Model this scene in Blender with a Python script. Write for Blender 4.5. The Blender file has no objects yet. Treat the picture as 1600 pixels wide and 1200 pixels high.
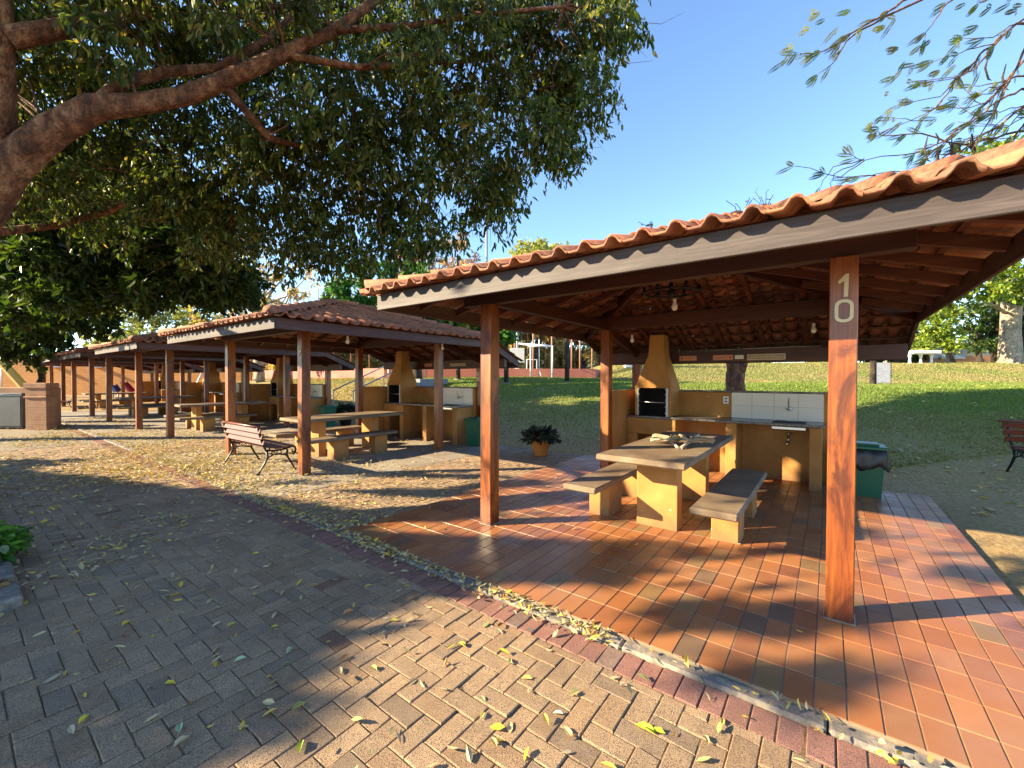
import bpy, math, random
import numpy as np
from mathutils import Vector, Matrix
random.seed(7); rng = np.random.default_rng(11)
R = math.radians
SC = bpy.context.scene
# ---------------------------------------------------------------- camera
cd = bpy.data.cameras.new('camera'); cam = bpy.data.objects.new('camera', cd); SC.collection.objects.link(cam)
cd.sensor_fit = 'HORIZONTAL'; cd.sensor_width = 36; cd.lens = 661.71/1600*36; cd.clip_start = .05; cd.clip_end = 900
PITCH, ROLL, HC = -0.0145, 0.0023, 1.6
cp, sp, cr, sr = math.cos(PITCH), math.sin(PITCH), math.cos(ROLL), math.sin(ROLL)
rt = Vector((cr, -sr*sp, sr*cp)); upv = Vector((-sr, -cr*sp, cr*cp)); fw = Vector((0, cp, sp))
m = Matrix.Identity(4)
for i in range(3):
    m[i][0] = rt[i]; m[i][1] = upv[i]; m[i][2] = -fw[i]
m[2][3] = HC
cam.matrix_world = m
SC.camera = cam
# ---------------------------------------------------------------- sky, sun, exposure
SUN_EL = 22.7
SD = Vector((.991*math.cos(R(SUN_EL)), .130*math.cos(R(SUN_EL)), -math.sin(R(SUN_EL)))).normalized()   # travel of the light
w = bpy.data.worlds.new('World'); SC.world = w; w.use_nodes = True
nt = w.node_tree; bg = nt.nodes['Background']
sky = nt.nodes.new('ShaderNodeTexSky'); sky.sky_type = 'NISHITA'; sky.sun_disc = False
sky.sun_elevation = R(SUN_EL); sky.sun_rotation = math.atan2(-SD.x, -SD.y)
sky.air_density = 1.0; sky.dust_density = .1; sky.ozone_density = 3.5; sky.altitude = 600
nt.links.new(sky.outputs[0], bg.inputs[0]); bg.inputs[1].default_value = .11
sl = bpy.data.lights.new('sun', 'SUN'); sl.energy = 5.0; sl.angle = R(.53); sl.color = (1, .82, .53)
so = bpy.data.objects.new('sun', sl); SC.collection.objects.link(so)
so.rotation_euler = SD.to_track_quat('-Z', 'Y').to_euler()
SC.view_settings.view_transform = 'Standard'; SC.view_settings.look = 'None'
SC.view_settings.exposure = 2.0; SC.view_settings.gamma = 1
SC.render.engine = 'CYCLES'
SC.cycles.max_bounces = 6; SC.cycles.diffuse_bounces = 4; SC.cycles.transparent_max_bounces = 6

# ---------------------------------------------------------------- frames
YAW = .6426
UX = Vector((math.cos(YAW), -math.sin(YAW), 0)); UY = Vector((math.sin(YAW), math.cos(YAW), 0))
A0 = Vector((-.2436, 4.6596, 0)); SP = 7.0943
W, D1, D2, OV, OB = 3.058, 3.047, 1.42, .831, .471
ROT = -YAW
def L2W(x, y, z=0, k=0):
    return A0 + UX*(x-k*SP) + UY*y + Vector((0, 0, z))
def W2L(p):
    d = Vector((p[0]-A0.x, p[1]-A0.y, 0)); return d.dot(UX), d.dot(UY)
def ray(u, v):
    return rt*((u-800)/661.71) + upv*((600-v)/661.71) + fw
def at(u, v, D):                       # a point at distance D ahead of the camera
    r = ray(u, v); return Vector((0, 0, HC)) + r*(D/r.y)
def gp(u, v, z=0):
    r = ray(u, v); t = (z-HC)/r.z; return Vector((0, 0, HC)) + r*t
def sm(a, b, x):
    t = np.clip((x-a)/(b-a), 0, 1); return t*t*(3-2*t)
def terr(x, y):
    x = np.asarray(x, float); y = np.asarray(y, float)
    lx = (x-A0.x)*UX.x+(y-A0.y)*UX.y; ly = (x-A0.x)*UY.x+(y-A0.y)*UY.y
    z = -.075 + 0*x
    foot = 4.75
    z = np.where(ly > foot-.3, -.075+.04*sm(foot-.3, foot, ly), z)
    z = z + 1.36*sm(foot-1.0, 13.0, ly)*sm(foot-.2, foot+1.5, ly)
    z = z + .04*sm(4.12, 4.3, lx)*(1-sm(foot-.3, foot, ly))
    rgt = sm(4.3, 8, x)
    z = z + rgt*(1.42*sm(20.3, 31, y)) + (1-rgt)*(.28*sm(19, 24, y))
    und = .05*np.sin(x*.7+1.3)*np.sin(y*.55)*sm(foot+1, foot+5, ly)
    return z+und
def tz(x, y): return float(terr(x, y))
# ---------------------------------------------------------------- object helpers
COL = SC.collection
def tag(o, label=None, cat=None, group=None, kind=None):
    if label: o['label'] = label
    if cat: o['category'] = cat
    if group: o['group'] = group
    if kind: o['kind'] = kind
    return o
def empty(name, loc=(0, 0, 0), rz=0, label=None, cat=None, group=None):
    o = bpy.data.objects.new(name, None); COL.objects.link(o); o.location = loc; o.rotation_euler = (0, 0, rz)
    o.empty_display_size = .2
    return tag(o, label, cat, group)
KIDS = {}
def link(me, name, mat, parent=None):
    o = bpy.data.objects.new(name, me); COL.objects.link(o)
    if mat is not None:
        for mm in (mat if isinstance(mat, (list, tuple)) else [mat]): me.materials.append(mm)
    if parent is not None:
        o.parent = parent; KIDS.setdefault(parent, []).append(o)
    return o
def copy_tree(o, parent=None, skip=()):
    c = o.copy(); COL.objects.link(c)
    if parent is not None: c.parent = parent; KIDS.setdefault(parent, []).append(c)
    for ch in list(KIDS.get(o, [])):
        if ch.name.split('.')[0] in skip: continue
        copy_tree(ch, c, skip)
    return c
class MB:
    def __init__(s): s.v = []; s.f = []; s.mi = []; s.sm = []
    def add(s, vs, fs, mi=0, smooth=False):
        b = len(s.v); s.v += [tuple(p) for p in vs]
        for f in fs: s.f.append(tuple(i+b for i in f)); s.mi.append(mi); s.sm.append(smooth)
    def cbox(s, c, ax, ay, az, b=.004, mi=0):
        c = Vector(c); ax, ay, az = Vector(ax), Vector(ay), Vector(az)
        hs = [ax.length, ay.length, az.length]; us = [ax.normalized(), ay.normalized(), az.normalized()]
        b = min(b, min(hs)*.45)
        vs = []; ix = {}
        for sx in (-1, 1):
            for sy in (-1, 1):
                for sz in (-1, 1):
                    for k in range(3):
                        h = [hs[i] if i == k else hs[i]-b for i in range(3)]
                        ix[(sx, sy, sz, k)] = len(vs)
                        vs.append(c+us[0]*(sx*h[0])+us[1]*(sy*h[1])+us[2]*(sz*h[2]))
        fs = []
        for k in range(3):
            o = [i for i in range(3) if i != k]
            for s0 in (-1, 1):
                q = []
                for a, bb in ((-1, -1), (1, -1), (1, 1), (-1, 1)):
                    sg = [0, 0, 0]; sg[k] = s0; sg[o[0]] = a; sg[o[1]] = bb; q.append(ix[(*sg, k)])
                fs.append(q)
        for k in range(3):                    # edges parallel to axis k
            o = [i for i in range(3) if i != k]
            for a in (-1, 1):
                for bb in (-1, 1):
                    def g(sk, f):
                        sg = [0, 0, 0]; sg[k] = sk; sg[o[0]] = a; sg[o[1]] = bb; return ix[(*sg, f)]
                    fs.append([g(-1, o[0]), g(1, o[0]), g(1, o[1]), g(-1, o[1])])
        for sx in (-1, 1):
            for sy in (-1, 1):
                for sz in (-1, 1): fs.append([ix[(sx, sy, sz, k)] for k in range(3)])
        s.add(vs, fs, mi)
    def box(s, x0, x1, y0, y1, z0, z1, b=.004, mi=0):
        s.cbox(((x0+x1)/2, (y0+y1)/2, (z0+z1)/2), ((x1-x0)/2, 0, 0), (0, (y1-y0)/2, 0), (0, 0, (z1-z0)/2), b, mi)
    def bar(s, p0, p1, w, h, up=(0, 0, 1), b=.004, mi=0):
        p0, p1 = Vector(p0), Vector(p1); d = p1-p0; a = d.normalized(); u = Vector(up)
        side = a.cross(u).normalized(); u2 = side.cross(a).normalized()
        s.cbox((p0+p1)/2, d/2, side*(w/2), u2*(h/2), b, mi)
    def tube(s, pts, rad, n=10, cap=True, mi=0, wob=0):
        pts = [Vector(p) for p in pts]
        if not isinstance(rad, (list, tuple)): rad = [rad]*len(pts)
        vs = []; fs = []; prev = None
        for i, p in enumerate(pts):
            t = (pts[min(i+1, len(pts)-1)]-pts[max(i-1, 0)])
            t = t.normalized() if t.length > 1e-9 else Vector((0, 0, 1))
            if prev is None:
                a = Vector((0, 0, 1)) if abs(t.z) < .9 else Vector((1, 0, 0)); u = t.cross(a).normalized()
            else: u = (prev-t*prev.dot(t)).normalized()
            prev = u; v = t.cross(u)
            for k in range(n):
                an = 2*math.pi*k/n; r = rad[i]*(1+wob*math.sin(3*an+i*.9)+wob*.7*math.sin(5*an-i*.55))
                vs.append(p+(u*math.cos(an)+v*math.sin(an))*r)
        for i in range(len(pts)-1):
            for k in range(n): fs.append([i*n+k, i*n+(k+1) % n, (i+1)*n+(k+1) % n, (i+1)*n+k])
        s.add(vs, fs, mi, True)
        if cap:
            b = len(s.v)-len(vs)
            s.f.append(tuple(b+k for k in range(n))[::-1]); s.mi.append(mi); s.sm.append(False)
            s.f.append(tuple(b+(len(pts)-1)*n+k for k in range(n))); s.mi.append(mi); s.sm.append(False)
    def lathe(s, prof, n=24, c=(0, 0, 0), mi=0, smooth=True):
        vs = []; fs = []
        for r, z in prof:
            for k in range(n):
                a = 2*math.pi*k/n; vs.append((c[0]+r*math.cos(a), c[1]+r*math.sin(a), c[2]+z))
        for i in range(len(prof)-1):
            for k in range(n): fs.append([i*n+k, i*n+(k+1) % n, (i+1)*n+(k+1) % n, (i+1)*n+k])
        s.add(vs, fs, mi, smooth)
    def prism(s, poly, y0, y1, mi=0):       # poly in (x,z), extruded along y
        n = len(poly)
        vs = [(x, y0, z) for x, z in poly]+[(x, y1, z) for x, z in poly]
        fs = [list(range(n)), list(range(2*n-1, n-1, -1))]+[[i, i+n, (i+1) % n+n, (i+1) % n] for i in range(n)]
        s.add(vs, fs, mi)
    def build(s, name, mat, parent=None, fix=True):
        me = bpy.data.meshes.new(name); me.from_pydata(s.v, [], s.f); me.update()
        me.polygons.foreach_set('material_index', s.mi); me.polygons.foreach_set('use_smooth', s.sm)
        if fix:
            import bmesh
            bm = bmesh.new(); bm.from_mesh(me); bmesh.ops.recalc_face_normals(bm, faces=bm.faces); bm.to_mesh(me); bm.free()
        return link(me, name, mat, parent)
def np_mesh(name, V, F, mat, cols=None, parent=None, smooth=False):
    """V (n,3); F (m,k) constant k; cols per vertex (n,3)"""
    me = bpy.data.meshes.new(name); n = len(V); mF, k = F.shape
    me.vertices.add(n); me.vertices.foreach_set('co', np.ascontiguousarray(V, dtype=np.float32).ravel())
    me.loops.add(mF*k); me.loops.foreach_set('vertex_index', np.ascontiguousarray(F, dtype=np.int32).ravel())
    me.polygons.add(mF); me.polygons.foreach_set('loop_start', np.arange(0, mF*k, k, dtype=np.int32))
    me.polygons.foreach_set('loop_total', np.full(mF, k, dtype=np.int32))
    me.polygons.foreach_set('use_smooth', np.full(mF, bool(smooth)))
    me.update(calc_edges=True)
    if cols is not None:
        a = me.color_attributes.new('tint', 'FLOAT_COLOR', 'POINT')
        c = np.ones((n, 4), dtype=np.float32); c[:, :3] = cols; a.data.foreach_set('color', c.ravel())
    return link(me, name, mat, parent)
def leaf_geo(P, Dr, Nn, L, Wd, fold=.18, curl=.0, six=True):
    """arrays of leaves; Dr direction, Nn normal"""
    Dr = Dr/np.linalg.norm(Dr, axis=1)[:, None]
    S = np.cross(Dr, Nn); S /= (np.linalg.norm(S, axis=1)[:, None]+1e-9); Nn = np.cross(S, Dr)
    L = L[:, None]; Wd = Wd[:, None]; n = len(P)
    c = curl if np.isscalar(curl) else curl[:, None]
    if six:
        b = P; t = P+Dr*L - Nn*L*c
        l1 = P+Dr*L*.3+S*Wd*.45+Nn*(Wd*fold + L*c*.15); l2 = P+Dr*L*.68+S*Wd*.4+Nn*(Wd*fold-L*c*.2)
        r1 = P+Dr*L*.3-S*Wd*.45+Nn*(Wd*fold + L*c*.15); r2 = P+Dr*L*.68-S*Wd*.4+Nn*(Wd*fold-L*c*.2)
        V = np.stack([b, l1, l2, t, r2, r1], 1).reshape(-1, 3)
        o = np.arange(n)[:, None]*6
        F = np.stack([o+np.array([0, 1, 2, 3]), o+np.array([0, 3, 4, 5])], 1).reshape(-1, 4)
        return V, F, 6
    b = P; t = P+Dr*L; l = P+Dr*L*.5+S*Wd*.5; r = P+Dr*L*.5-S*Wd*.5
    V = np.stack([b, l, t, r], 1).reshape(-1, 3)
    F = np.arange(n)[:, None]*4+np.array([0, 1, 2, 3])
    return V, F, 4
def unit(n):
    v = rng.normal(size=(n, 3)); return v/np.linalg.norm(v, axis=1)[:, None]

# ---------------------------------------------------------------- materials
class NM:
    def __init__(s, name, rough=.8, spec=.5):
        s.m = bpy.data.materials.new(name); s.m.use_nodes = True; s.t = s.m.node_tree
        s.p = s.t.nodes['Principled BSDF']; s.p.inputs['Roughness'].default_value = rough
        s.p.inputs['Specular IOR Level'].default_value = spec
        s._co = None
    def n(s, typ, ins=None, **kw):
        nd = s.t.nodes.new(typ)
        for k, v in kw.items(): setattr(nd, k, v)
        for k, v in (ins or {}).items():
            if hasattr(v, 'is_linked') or isinstance(v, bpy.types.NodeSocket): s.t.links.new(v, nd.inputs[k])
            else: nd.inputs[k].default_value = v
        return nd
    def co(s, scale=(1, 1, 1), rnd=True):
        if s._co is None:
            tc = s.n('ShaderNodeTexCoord'); oi = s.n('ShaderNodeObjectInfo')
            ad = s.n('ShaderNodeVectorMath', operation='SCALE'); s.t.links.new(oi.outputs['Location'], ad.inputs[0]); ad.inputs['Scale'].default_value = 1.37
            a2 = s.n('ShaderNodeVectorMath', operation='ADD'); s.t.links.new(tc.outputs['Object'], a2.inputs[0]); s.t.links.new(ad.outputs[0], a2.inputs[1])
            s._co = a2.outputs[0]
        mp = s.n('ShaderNodeMapping', {'Vector': s._co}); mp.inputs['Scale'].default_value = scale
        return mp.outputs[0]
    def noise(s, scale, detail=4, rough=.55, sc=(1, 1, 1), dist=0):
        return s.n('ShaderNodeTexNoise', {'Vector': s.co(sc), 'Scale': scale, 'Detail': detail, 'Roughness': rough, 'Distortion': dist}).outputs['Fac']
    def ramp(s, fac, stops, interp='LINEAR'):
        r = s.n('ShaderNodeValToRGB', {'Fac': fac}); cr_ = r.color_ramp; cr_.interpolation = interp
        while len(cr_.elements) > 1: cr_.elements.remove(cr_.elements[-1])
        cr_.elements[0].position = stops[0][0]; c = stops[0][1]; cr_.elements[0].color = c if len(c) == 4 else (*c, 1)
        for p, c in stops[1:]:
            e = cr_.elements.new(p); e.color = (*c, 1) if len(c) == 3 else c
        return r.outputs['Color']
    def fac(s, f, a, b):
        return s.n('ShaderNodeMapRange', {'Value': f, 'From Min': a, 'From Max': b}).outputs[0]
    def mix(s, f, a, b, mode='MIX'):
        nd = s.n('ShaderNodeMix', data_type='RGBA', blend_type=mode)
        for i, v in ((0, f), (6, a), (7, b)):
            if isinstance(v, bpy.types.NodeSocket): s.t.links.new(v, nd.inputs[i])
            else: nd.inputs[i].default_value = (*v, 1) if isinstance(v, tuple) and len(v) == 3 else v
        return nd.outputs[2]
    def attr(s, name='tint'):
        return s.n('ShaderNodeAttribute', attribute_name=name).outputs['Color']
    def col(s, c):
        if isinstance(c, bpy.types.NodeSocket): s.t.links.new(c, s.p.inputs['Base Color'])
        else: s.p.inputs['Base Color'].default_value = (*c, 1)
        return s
    def bump(s, h, strength=.3, dist=.01):
        b = s.n('ShaderNodeBump', {'Height': h, 'Strength': strength, 'Distance': dist}); s.t.links.new(b.outputs[0], s.p.inputs['Normal']); return s
    def rough(s, f): s.t.links.new(f, s.p.inputs['Roughness']); return s
def simple(name, c, rough=.6, metal=0, var=.15, scale=8, spec=.5):
    q = NM(name, rough, spec); f = q.noise(scale, 5)
    q.col(q.mix(f, tuple(x*(1-var) for x in c), tuple(min(1, x*(1+var)) for x in c))); q.p.inputs['Metallic'].default_value = metal
    q.bump(q.noise(scale*6, 3), .08, .003)
    return q.m
def wood(name, dark, mid, light, axis, rough=.45, knots=False, coat=0, grain=1.0):
    q = NM(name, rough)
    sc = {'x': (.06, 1, 1), 'y': (1, .06, 1), 'z': (1, 1, .06)}[axis]
    g = q.noise(38*grain, 6, .65, sc, .6); g2 = q.noise(7, 3, .5, sc)
    f = q.n('ShaderNodeMath', {0: g, 1: g2}, operation='ADD').outputs[0]
    f = q.n('ShaderNodeMath', {0: f, 1: .5}, operation='MULTIPLY').outputs[0]
    c = q.ramp(f, [(.33, dark), (.5, mid), (.66, light)])
    if knots:
        k = q.noise(4.2, 5, .68, tuple(.32 if x < 1 else 1 for x in sc), .8)
        c = q.mix(q.ramp(k, [(.50, (0, 0, 0)), (.62, (.82, .82, .82))]), c, tuple(x*.6 for x in dark))
    q.col(c); q.bump(g, .18, .004)
    if coat: q.p.inputs['Coat Weight'].default_value = coat; q.p.inputs['Coat Roughness'].default_value = .25
    return q.m
M = {}
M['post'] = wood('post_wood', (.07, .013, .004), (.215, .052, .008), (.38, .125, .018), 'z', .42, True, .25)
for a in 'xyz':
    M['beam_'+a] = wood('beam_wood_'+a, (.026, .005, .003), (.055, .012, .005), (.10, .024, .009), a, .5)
M['fascia_x'] = wood('fascia_wood_x', (.022, .014, .012), (.050, .036, .034), (.105, .082, .078), 'x', .65, grain=1.3)
M['fascia_y'] = wood('fascia_wood_y', (.045, .020, .016), (.08, .038, .030), (.13, .072, .058), 'y', .6, grain=1.3)
M['rafter'] = wood('rafter_wood', (.045, .011, .005), (.09, .023, .009), (.15, .042, .015), 'x', .6)
M['bench_wood'] = wood('bench_slat_wood', (.06, .014, .007), (.13, .03, .013), (.21, .055, .024), 'x', .4)
q = NM('terracotta_tile', .8); t = q.attr(); n1 = q.noise(5, 6, .65); n2 = q.noise(30, 4)
c = q.mix(q.ramp(n1, [(.5, (0, 0, 0)), (.72, (.7, .7, .7))]), t, (.10, .055, .04)); c = q.mix(q.fac(n2, .3, .8), c, q.mix(.5, c, (.5, .27, .13)))
q.col(c); q.bump(n2, .25, .006); M['tile'] = q.m
q = NM('ochre_plaster', .85); n1 = q.noise(2.2, 6, .6); n2 = q.noise(60, 3); n3 = q.noise(9, 4, .6, (1, 1, .25))
c = q.ramp(n1, [(.3, (.33, .145, .032)), (.55, (.43, .20, .05)), (.75, (.50, .255, .075))])
c = q.mix(q.ramp(n3, [(.58, (0, 0, 0)), (.75, (.45, .45, .45))]), c, (.26, .13, .05))
zc_ = q.n('ShaderNodeSeparateXYZ', {0: q._co}).outputs[2]; n4 = q.noise(5, 5, .65)
hh_ = q.n('ShaderNodeMath', {0: zc_, 1: q.n('ShaderNodeMath', {0: n4, 1: .45}, operation='MULTIPLY').outputs[0]}, operation='SUBTRACT').outputs[0]
c = q.mix(q.ramp(q.fac(hh_, -.25, .02), [(0, (.75, .75, .75)), (1, (0, 0, 0))]), c, (.17, .095, .045))
n5 = q.noise(17, 3, .5); c = q.mix(q.ramp(n5, [(.70, (0, 0, 0)), (.73, (.8, .8, .8))]), c, (.52, .42, .30))
q.col(c); q.bump(q.n('ShaderNodeMath', {0: n2, 1: n3}, operation='ADD').outputs[0], .3, .008); M['plaster'] = q.m
q = NM('table_concrete', .6); n1 = q.noise(3, 6, .6); n2 = q.noise(70, 3)
c = q.ramp(n1, [(.3, (.125, .08, .048)), (.55, (.20, .14, .085)), (.8, (.29, .215, .13))]); c = q.mix(q.ramp(n2, [(.6, (0, 0, 0)), (.72, (.5, .5, .5))]), c, (.13, .10, .08))
q.col(c); q.bump(n2, .12, .004); M['concrete'] = q.m
q = NM('slab_concrete', .8); n1 = q.noise(1.1, 7, .65); n2 = q.noise(90, 3)
c = q.ramp(n1, [(.3, (.17, .135, .10)), (.5, (.27, .22, .165)), (.72, (.34, .285, .21))]); c = q.mix(q.fac(n2, .55, .8), c, (.10, .09, .08))
q.col(c); q.bump(n2, .2, .004); M['slab'] = q.m
q = NM('curb_concrete', .85); n1 = q.noise(7, 7, .7); n2 = q.noise(60, 4)
c = q.ramp(n1, [(.32, (.09, .08, .07)), (.5, (.18, .155, .13)), (.62, (.34, .27, .19))]); q.col(c); q.bump(n2, .5, .008); M['curb'] = q.m
q = NM('joint_sand', .95); n1 = q.noise(40, 5); q.col(q.ramp(n1, [(.3, (.06, .04, .02)), (.6, (.17, .115, .055)), (.75, (.26, .19, .08))])); q.bump(n1, .6, .01); M['sand'] = q.m
q = NM('tumbled_paver', .85); t = q.attr(); n2 = q.noise(210, 2, .5); n1 = q.noise(14, 5, .6); n3 = q.noise(1.2, 4)
c = q.mix(q.fac(n1, .3, .75), q.mix(1.0, t, (.72, .70, .68), 'MULTIPLY'), t)
sp_ = q.ramp(n2, [(.53, (0, 0, 0)), (.58, (.9, .9, .9))]); c = q.mix(sp_, c, (.075, .055, .045))
c = q.mix(q.ramp(n3, [(.5, (0, 0, 0)), (.72, (.5, .5, .5))]), c, (.14, .09, .05))
q.col(c); q.bump(q.n('ShaderNodeMath', {0: n2, 1: n1}, operation='ADD').outputs[0], .55, .006); M['paver'] = q.m
q = NM('glazed_floor_tile', .3, .35); t = q.attr(); n1 = q.noise(9, 6, .6); n2 = q.noise(2, 4); n3 = q.noise(160, 2)
c = q.mix(q.fac(n1, .25, .8), q.mix(1.0, t, (.86, .82, .8), 'MULTIPLY'), t); c = q.mix(q.ramp(n3, [(.68, (0, 0, 0)), (.72, (.5, .5, .5))]), c, (.45, .3, .2)); n6 = q.noise(.9, 6, .65); c = q.mix(q.ramp(n6, [(.45, (0, 0, 0)), (.70, (.42, .42, .42))]), c, (.30, .19, .12))
q.col(c); q.rough(q.n('ShaderNodeMapRange', {'Value': n2, 'From Min': .3, 'From Max': .7, 'To Min': .28, 'To Max': .55}).outputs[0]); q.bump(n3, .03, .001); M['floortile'] = q.m
M['grout'] = simple('tile_grout', (.20, .15, .10), .95, 0, .4, 30)
q = NM('granite', .25); v = q.n('ShaderNodeTexVoronoi', {'Vector': q.co(), 'Scale': 120.}).outputs['Color']; n1 = q.noise(150, 2)
q.col(q.ramp(n1, [(.4, (.035, .03, .03)), (.5, (.2, .18, .17)), (.6, (.42, .38, .34))], 'CONSTANT')); M['granite'] = q.m
M['whitetile'] = simple('white_wall_tile', (.62, .58, .50), .22, 0, .06, 3)
M['wtgrout'] = simple('wall_tile_grout', (.32, .29, .25), .9, 0, .1)
M['nearblack'] = simple('near_black_matte', (.008, .007, .006), .95, 0, .3)  # near black, for the firebox lining and the sheet in the sink
M['steel'] = simple('brushed_steel', (.55, .55, .54), .28, 1, .1, 20)
M['dullsteel'] = simple('dull_sheet_steel', (.10, .10, .10), .55, .6, .25, 5)
M['rail'] = simple('galvanised_tube', (.42, .44, .46), .4, .6, .1, 9)
M['iron'] = simple('black_cast_iron', (.012, .012, .014), .4, .3, .3, 20)
M['brass'] = simple('aged_brass_numeral', (.55, .47, .28), .45, .25, .15, 30)
M['green'] = simple('green_plastic', (.006, .10, .045), .4, 0, .15, 3)
M['bag'] = simple('black_plastic_bag', (.012, .012, .013), .42, 0, .2, 10, .6)
M['white'] = simple('white_paint', (.75, .74, .70), .5, 0, .05)
M['socketw'] = simple('white_plastic', (.72, .70, .64), .4, 0, .04)
M['pink'] = simple('pink_sign_board', (.62, .27, .16), .6, 0, .06)
M['cream'] = simple('cream_sign_board', (.58, .47, .32), .6, 0, .08)
M['ink'] = simple('dark_lettering', (.05, .025, .015), .7, 0, .1)
M['redink'] = simple('red_lettering', (.45, .04, .025), .6, 0, .1)
q = NM('lamp_glass', .2); q.col((.85, .82, .72)); q.p.inputs['Subsurface Weight'].default_value = .2; M['bulb'] = q.m
M['pot'] = simple('orange_plastic_pot', (.55, .20, .045), .5, 0, .1, 4)
M['soil'] = simple('potting_soil', (.05, .035, .025), .95, 0, .3, 40)
def leafmat(name, trans=.35, rough=.45, spec=.4):
    q = NM(name, rough, spec); t = q.attr(); q.col(t)
    tr = q.n('ShaderNodeBsdfTranslucent'); c2 = q.mix(1.0, t, (1.5, 1.35, .5), 'MULTIPLY'); q.t.links.new(c2, tr.inputs[0])
    mx = q.n('ShaderNodeMixShader', {0: trans}); q.t.links.new(q.p.outputs[0], mx.inputs[1]); q.t.links.new(tr.outputs[0], mx.inputs[2])
    out = [n for n in q.t.nodes if n.type == 'OUTPUT_MATERIAL'][0]; q.t.links.new(mx.outputs[0], out.inputs[0]); return q.m
M['leaf'] = leafmat('tree_leaf', .42, .42, .35); M['dry'] = leafmat('dry_leaf', .15, .7, .2); M['blade'] = leafmat('grass_blade', .25, .7, .2)
M['darkleaf'] = leafmat('glossy_dark_leaf', .12, .4, .4)
def bark(name, a, b, c):
    q = NM(name, .9); n1 = q.noise(6, 7, .7, (1, 1, .4)); n2 = q.noise(35, 4, .6, (1, 1, .35))
    n3 = q.noise(14, 5, .7, (1, 1, .8)); q.col(q.mix(q.ramp(n3, [(.45, (0, 0, 0)), (.62, (.7, .7, .7))]), q.ramp(n1, [(.38, a), (.5, b), (.62, c)]), tuple(x*.35 for x in a))); q.bump(q.n('ShaderNodeMath', {0: n3, 1: n2}, operation='ADD').outputs[0], 1.0, .05); return q.m
M['bark'] = bark('reddish_bark', (.085, .032, .014), (.20, .080, .034), (.36, .19, .095))
M['palebark'] = bark('pale_bark', (.22, .17, .12), (.40, .32, .23), (.55, .46, .34))
M['darkbark'] = bark('dark_bark', (.03, .02, .014), (.06, .042, .03), (.12, .09, .06))

# ================================================================ SETTING
# ---- terrain
def axis(a, b, n, c, s):
    t = np.linspace(-1, 1, n); g = np.sign(t)*np.abs(t)**2.2
    return np.where(g < 0, c+g*(c-a), c+g*(b-c))
gx = axis(-120, 110, 300, 0, 1); gy = axis(-25, 190, 300, 9, 1)
X, Y = np.meshgrid(gx, gy); Z = terr(X, Y)
Z = Z + .012*np.sin(X*3.1)*np.sin(Y*2.7)*(W2L((X, Y))[1] > 5)if False else Z
V = np.stack([X, Y, Z], -1).reshape(-1, 3); n = len(gx)
ii, jj = np.meshgrid(np.arange(n-1), np.arange(n-1)); o = (jj*n+ii).ravel()
F = np.stack([o, o+1, o+n+1, o+n], 1)
lx = (X-A0.x)*UX.x+(Y-A0.y)*UX.y; ly = (X-A0.x)*UY.x+(Y-A0.y)*UY.y
q = NM('lawn_and_soil', .95, .2)
n1 = q.noise(.35, 6, .65); n2 = q.noise(22, 5, .6); n3 = q.noise(2.2, 5, .6); t = q.attr()
green = q.mix(q.fac(n2, .3, .7), (.085, .125, .022), (.18, .21, .048)); dryc = q.mix(q.fac(n2, .3, .7), (.19, .15, .055), (.36, .29, .12))
soil = q.mix(q.fac(n2, .3, .7), (.21, .13, .055), (.42, .29, .14))
sep = q.n('ShaderNodeSeparateColor', {0: t})
fg = q.n('ShaderNodeMath', {0: sep.outputs[0], 1: q.n('ShaderNodeMapRange', {'Value': n3, 'From Min': .25, 'From Max': .75, 'To Min': -.45, 'To Max': .45}).outputs[0]}, operation='ADD')
fg.use_clamp = True
c = q.mix(sep.outputs[1], green, dryc); c = q.mix(fg.outputs[0], soil, c)
q.col(c); q.bump(n2, .7, .03)
cols = np.zeros((V.shape[0], 3)); lyr = ly.ravel(); lxr = lx.ravel(); yr = Y.ravel(); xr = X.ravel()
cols[:, 0] = sm(5.3, 8.0, lyr)*.75+.2*sm(4.6, 6, lyr)+sm(9, 12, lyr)*.5
cols[:, 1] = np.clip(.6-.6*sm(7.0, 10.5, lyr) + .55*sm(20.5, 22.5, yr)*sm(4, 6, xr)+.9*sm(-4, -8, xr)*sm(7, 5, lyr*0+5)*0 + .8*sm(-4, -7, xr)*(lyr > 4), 0, 1)
tag(np_mesh('ground', V, F, q.m, cols, smooth=True), kind='structure')
# ---- curb, red border and herringbone paving
def pave(rects, zt=-.03, a=.1105):
    """rects: (x0,x1,y0,y1) in row coordinates; herringbone"""
    VV = []; FF = []; CC = []
    for (x0, x1, y0, y1) in rects:
        i0, i1 = int(math.floor(x0/a))-2, int(math.ceil(x1/a))+2; j0, j1 = int(math.floor(y0/a))-2, int(math.ceil(y1/a))+2
        for i in range(i0, i1):
            for j in range(j0, j1):
                cc = (i-j) % 4
                if cc == 0: r = [i*a, (i+2)*a, j*a, (j+1)*a]
                elif cc == 3: r = [i*a, (i+1)*a, j*a, (j+2)*a]
                else: continue
                g = .0018+.0012*random.random()
                r = [max(r[0], x0)+g, min(r[1], x1)-g, max(r[2], y0)+g, min(r[3], y1)-g]
                if r[1]-r[0] < .012 or r[3]-r[2] < .012: continue
                one_paver(VV, FF, CC, r, zt, paver_tint())
    return VV, FF, CC
def paver_tint():
    t = random.random(); k = random.uniform(.9, 1.1)
    if t < .006: c = (.27, .135, .07)
    elif t < .22: c = (.37, .235, .125)
    elif t < .34: c = (.32, .22, .135)
    else: c = (.41, .275, .155)
    return tuple(x*k for x in c)
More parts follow.
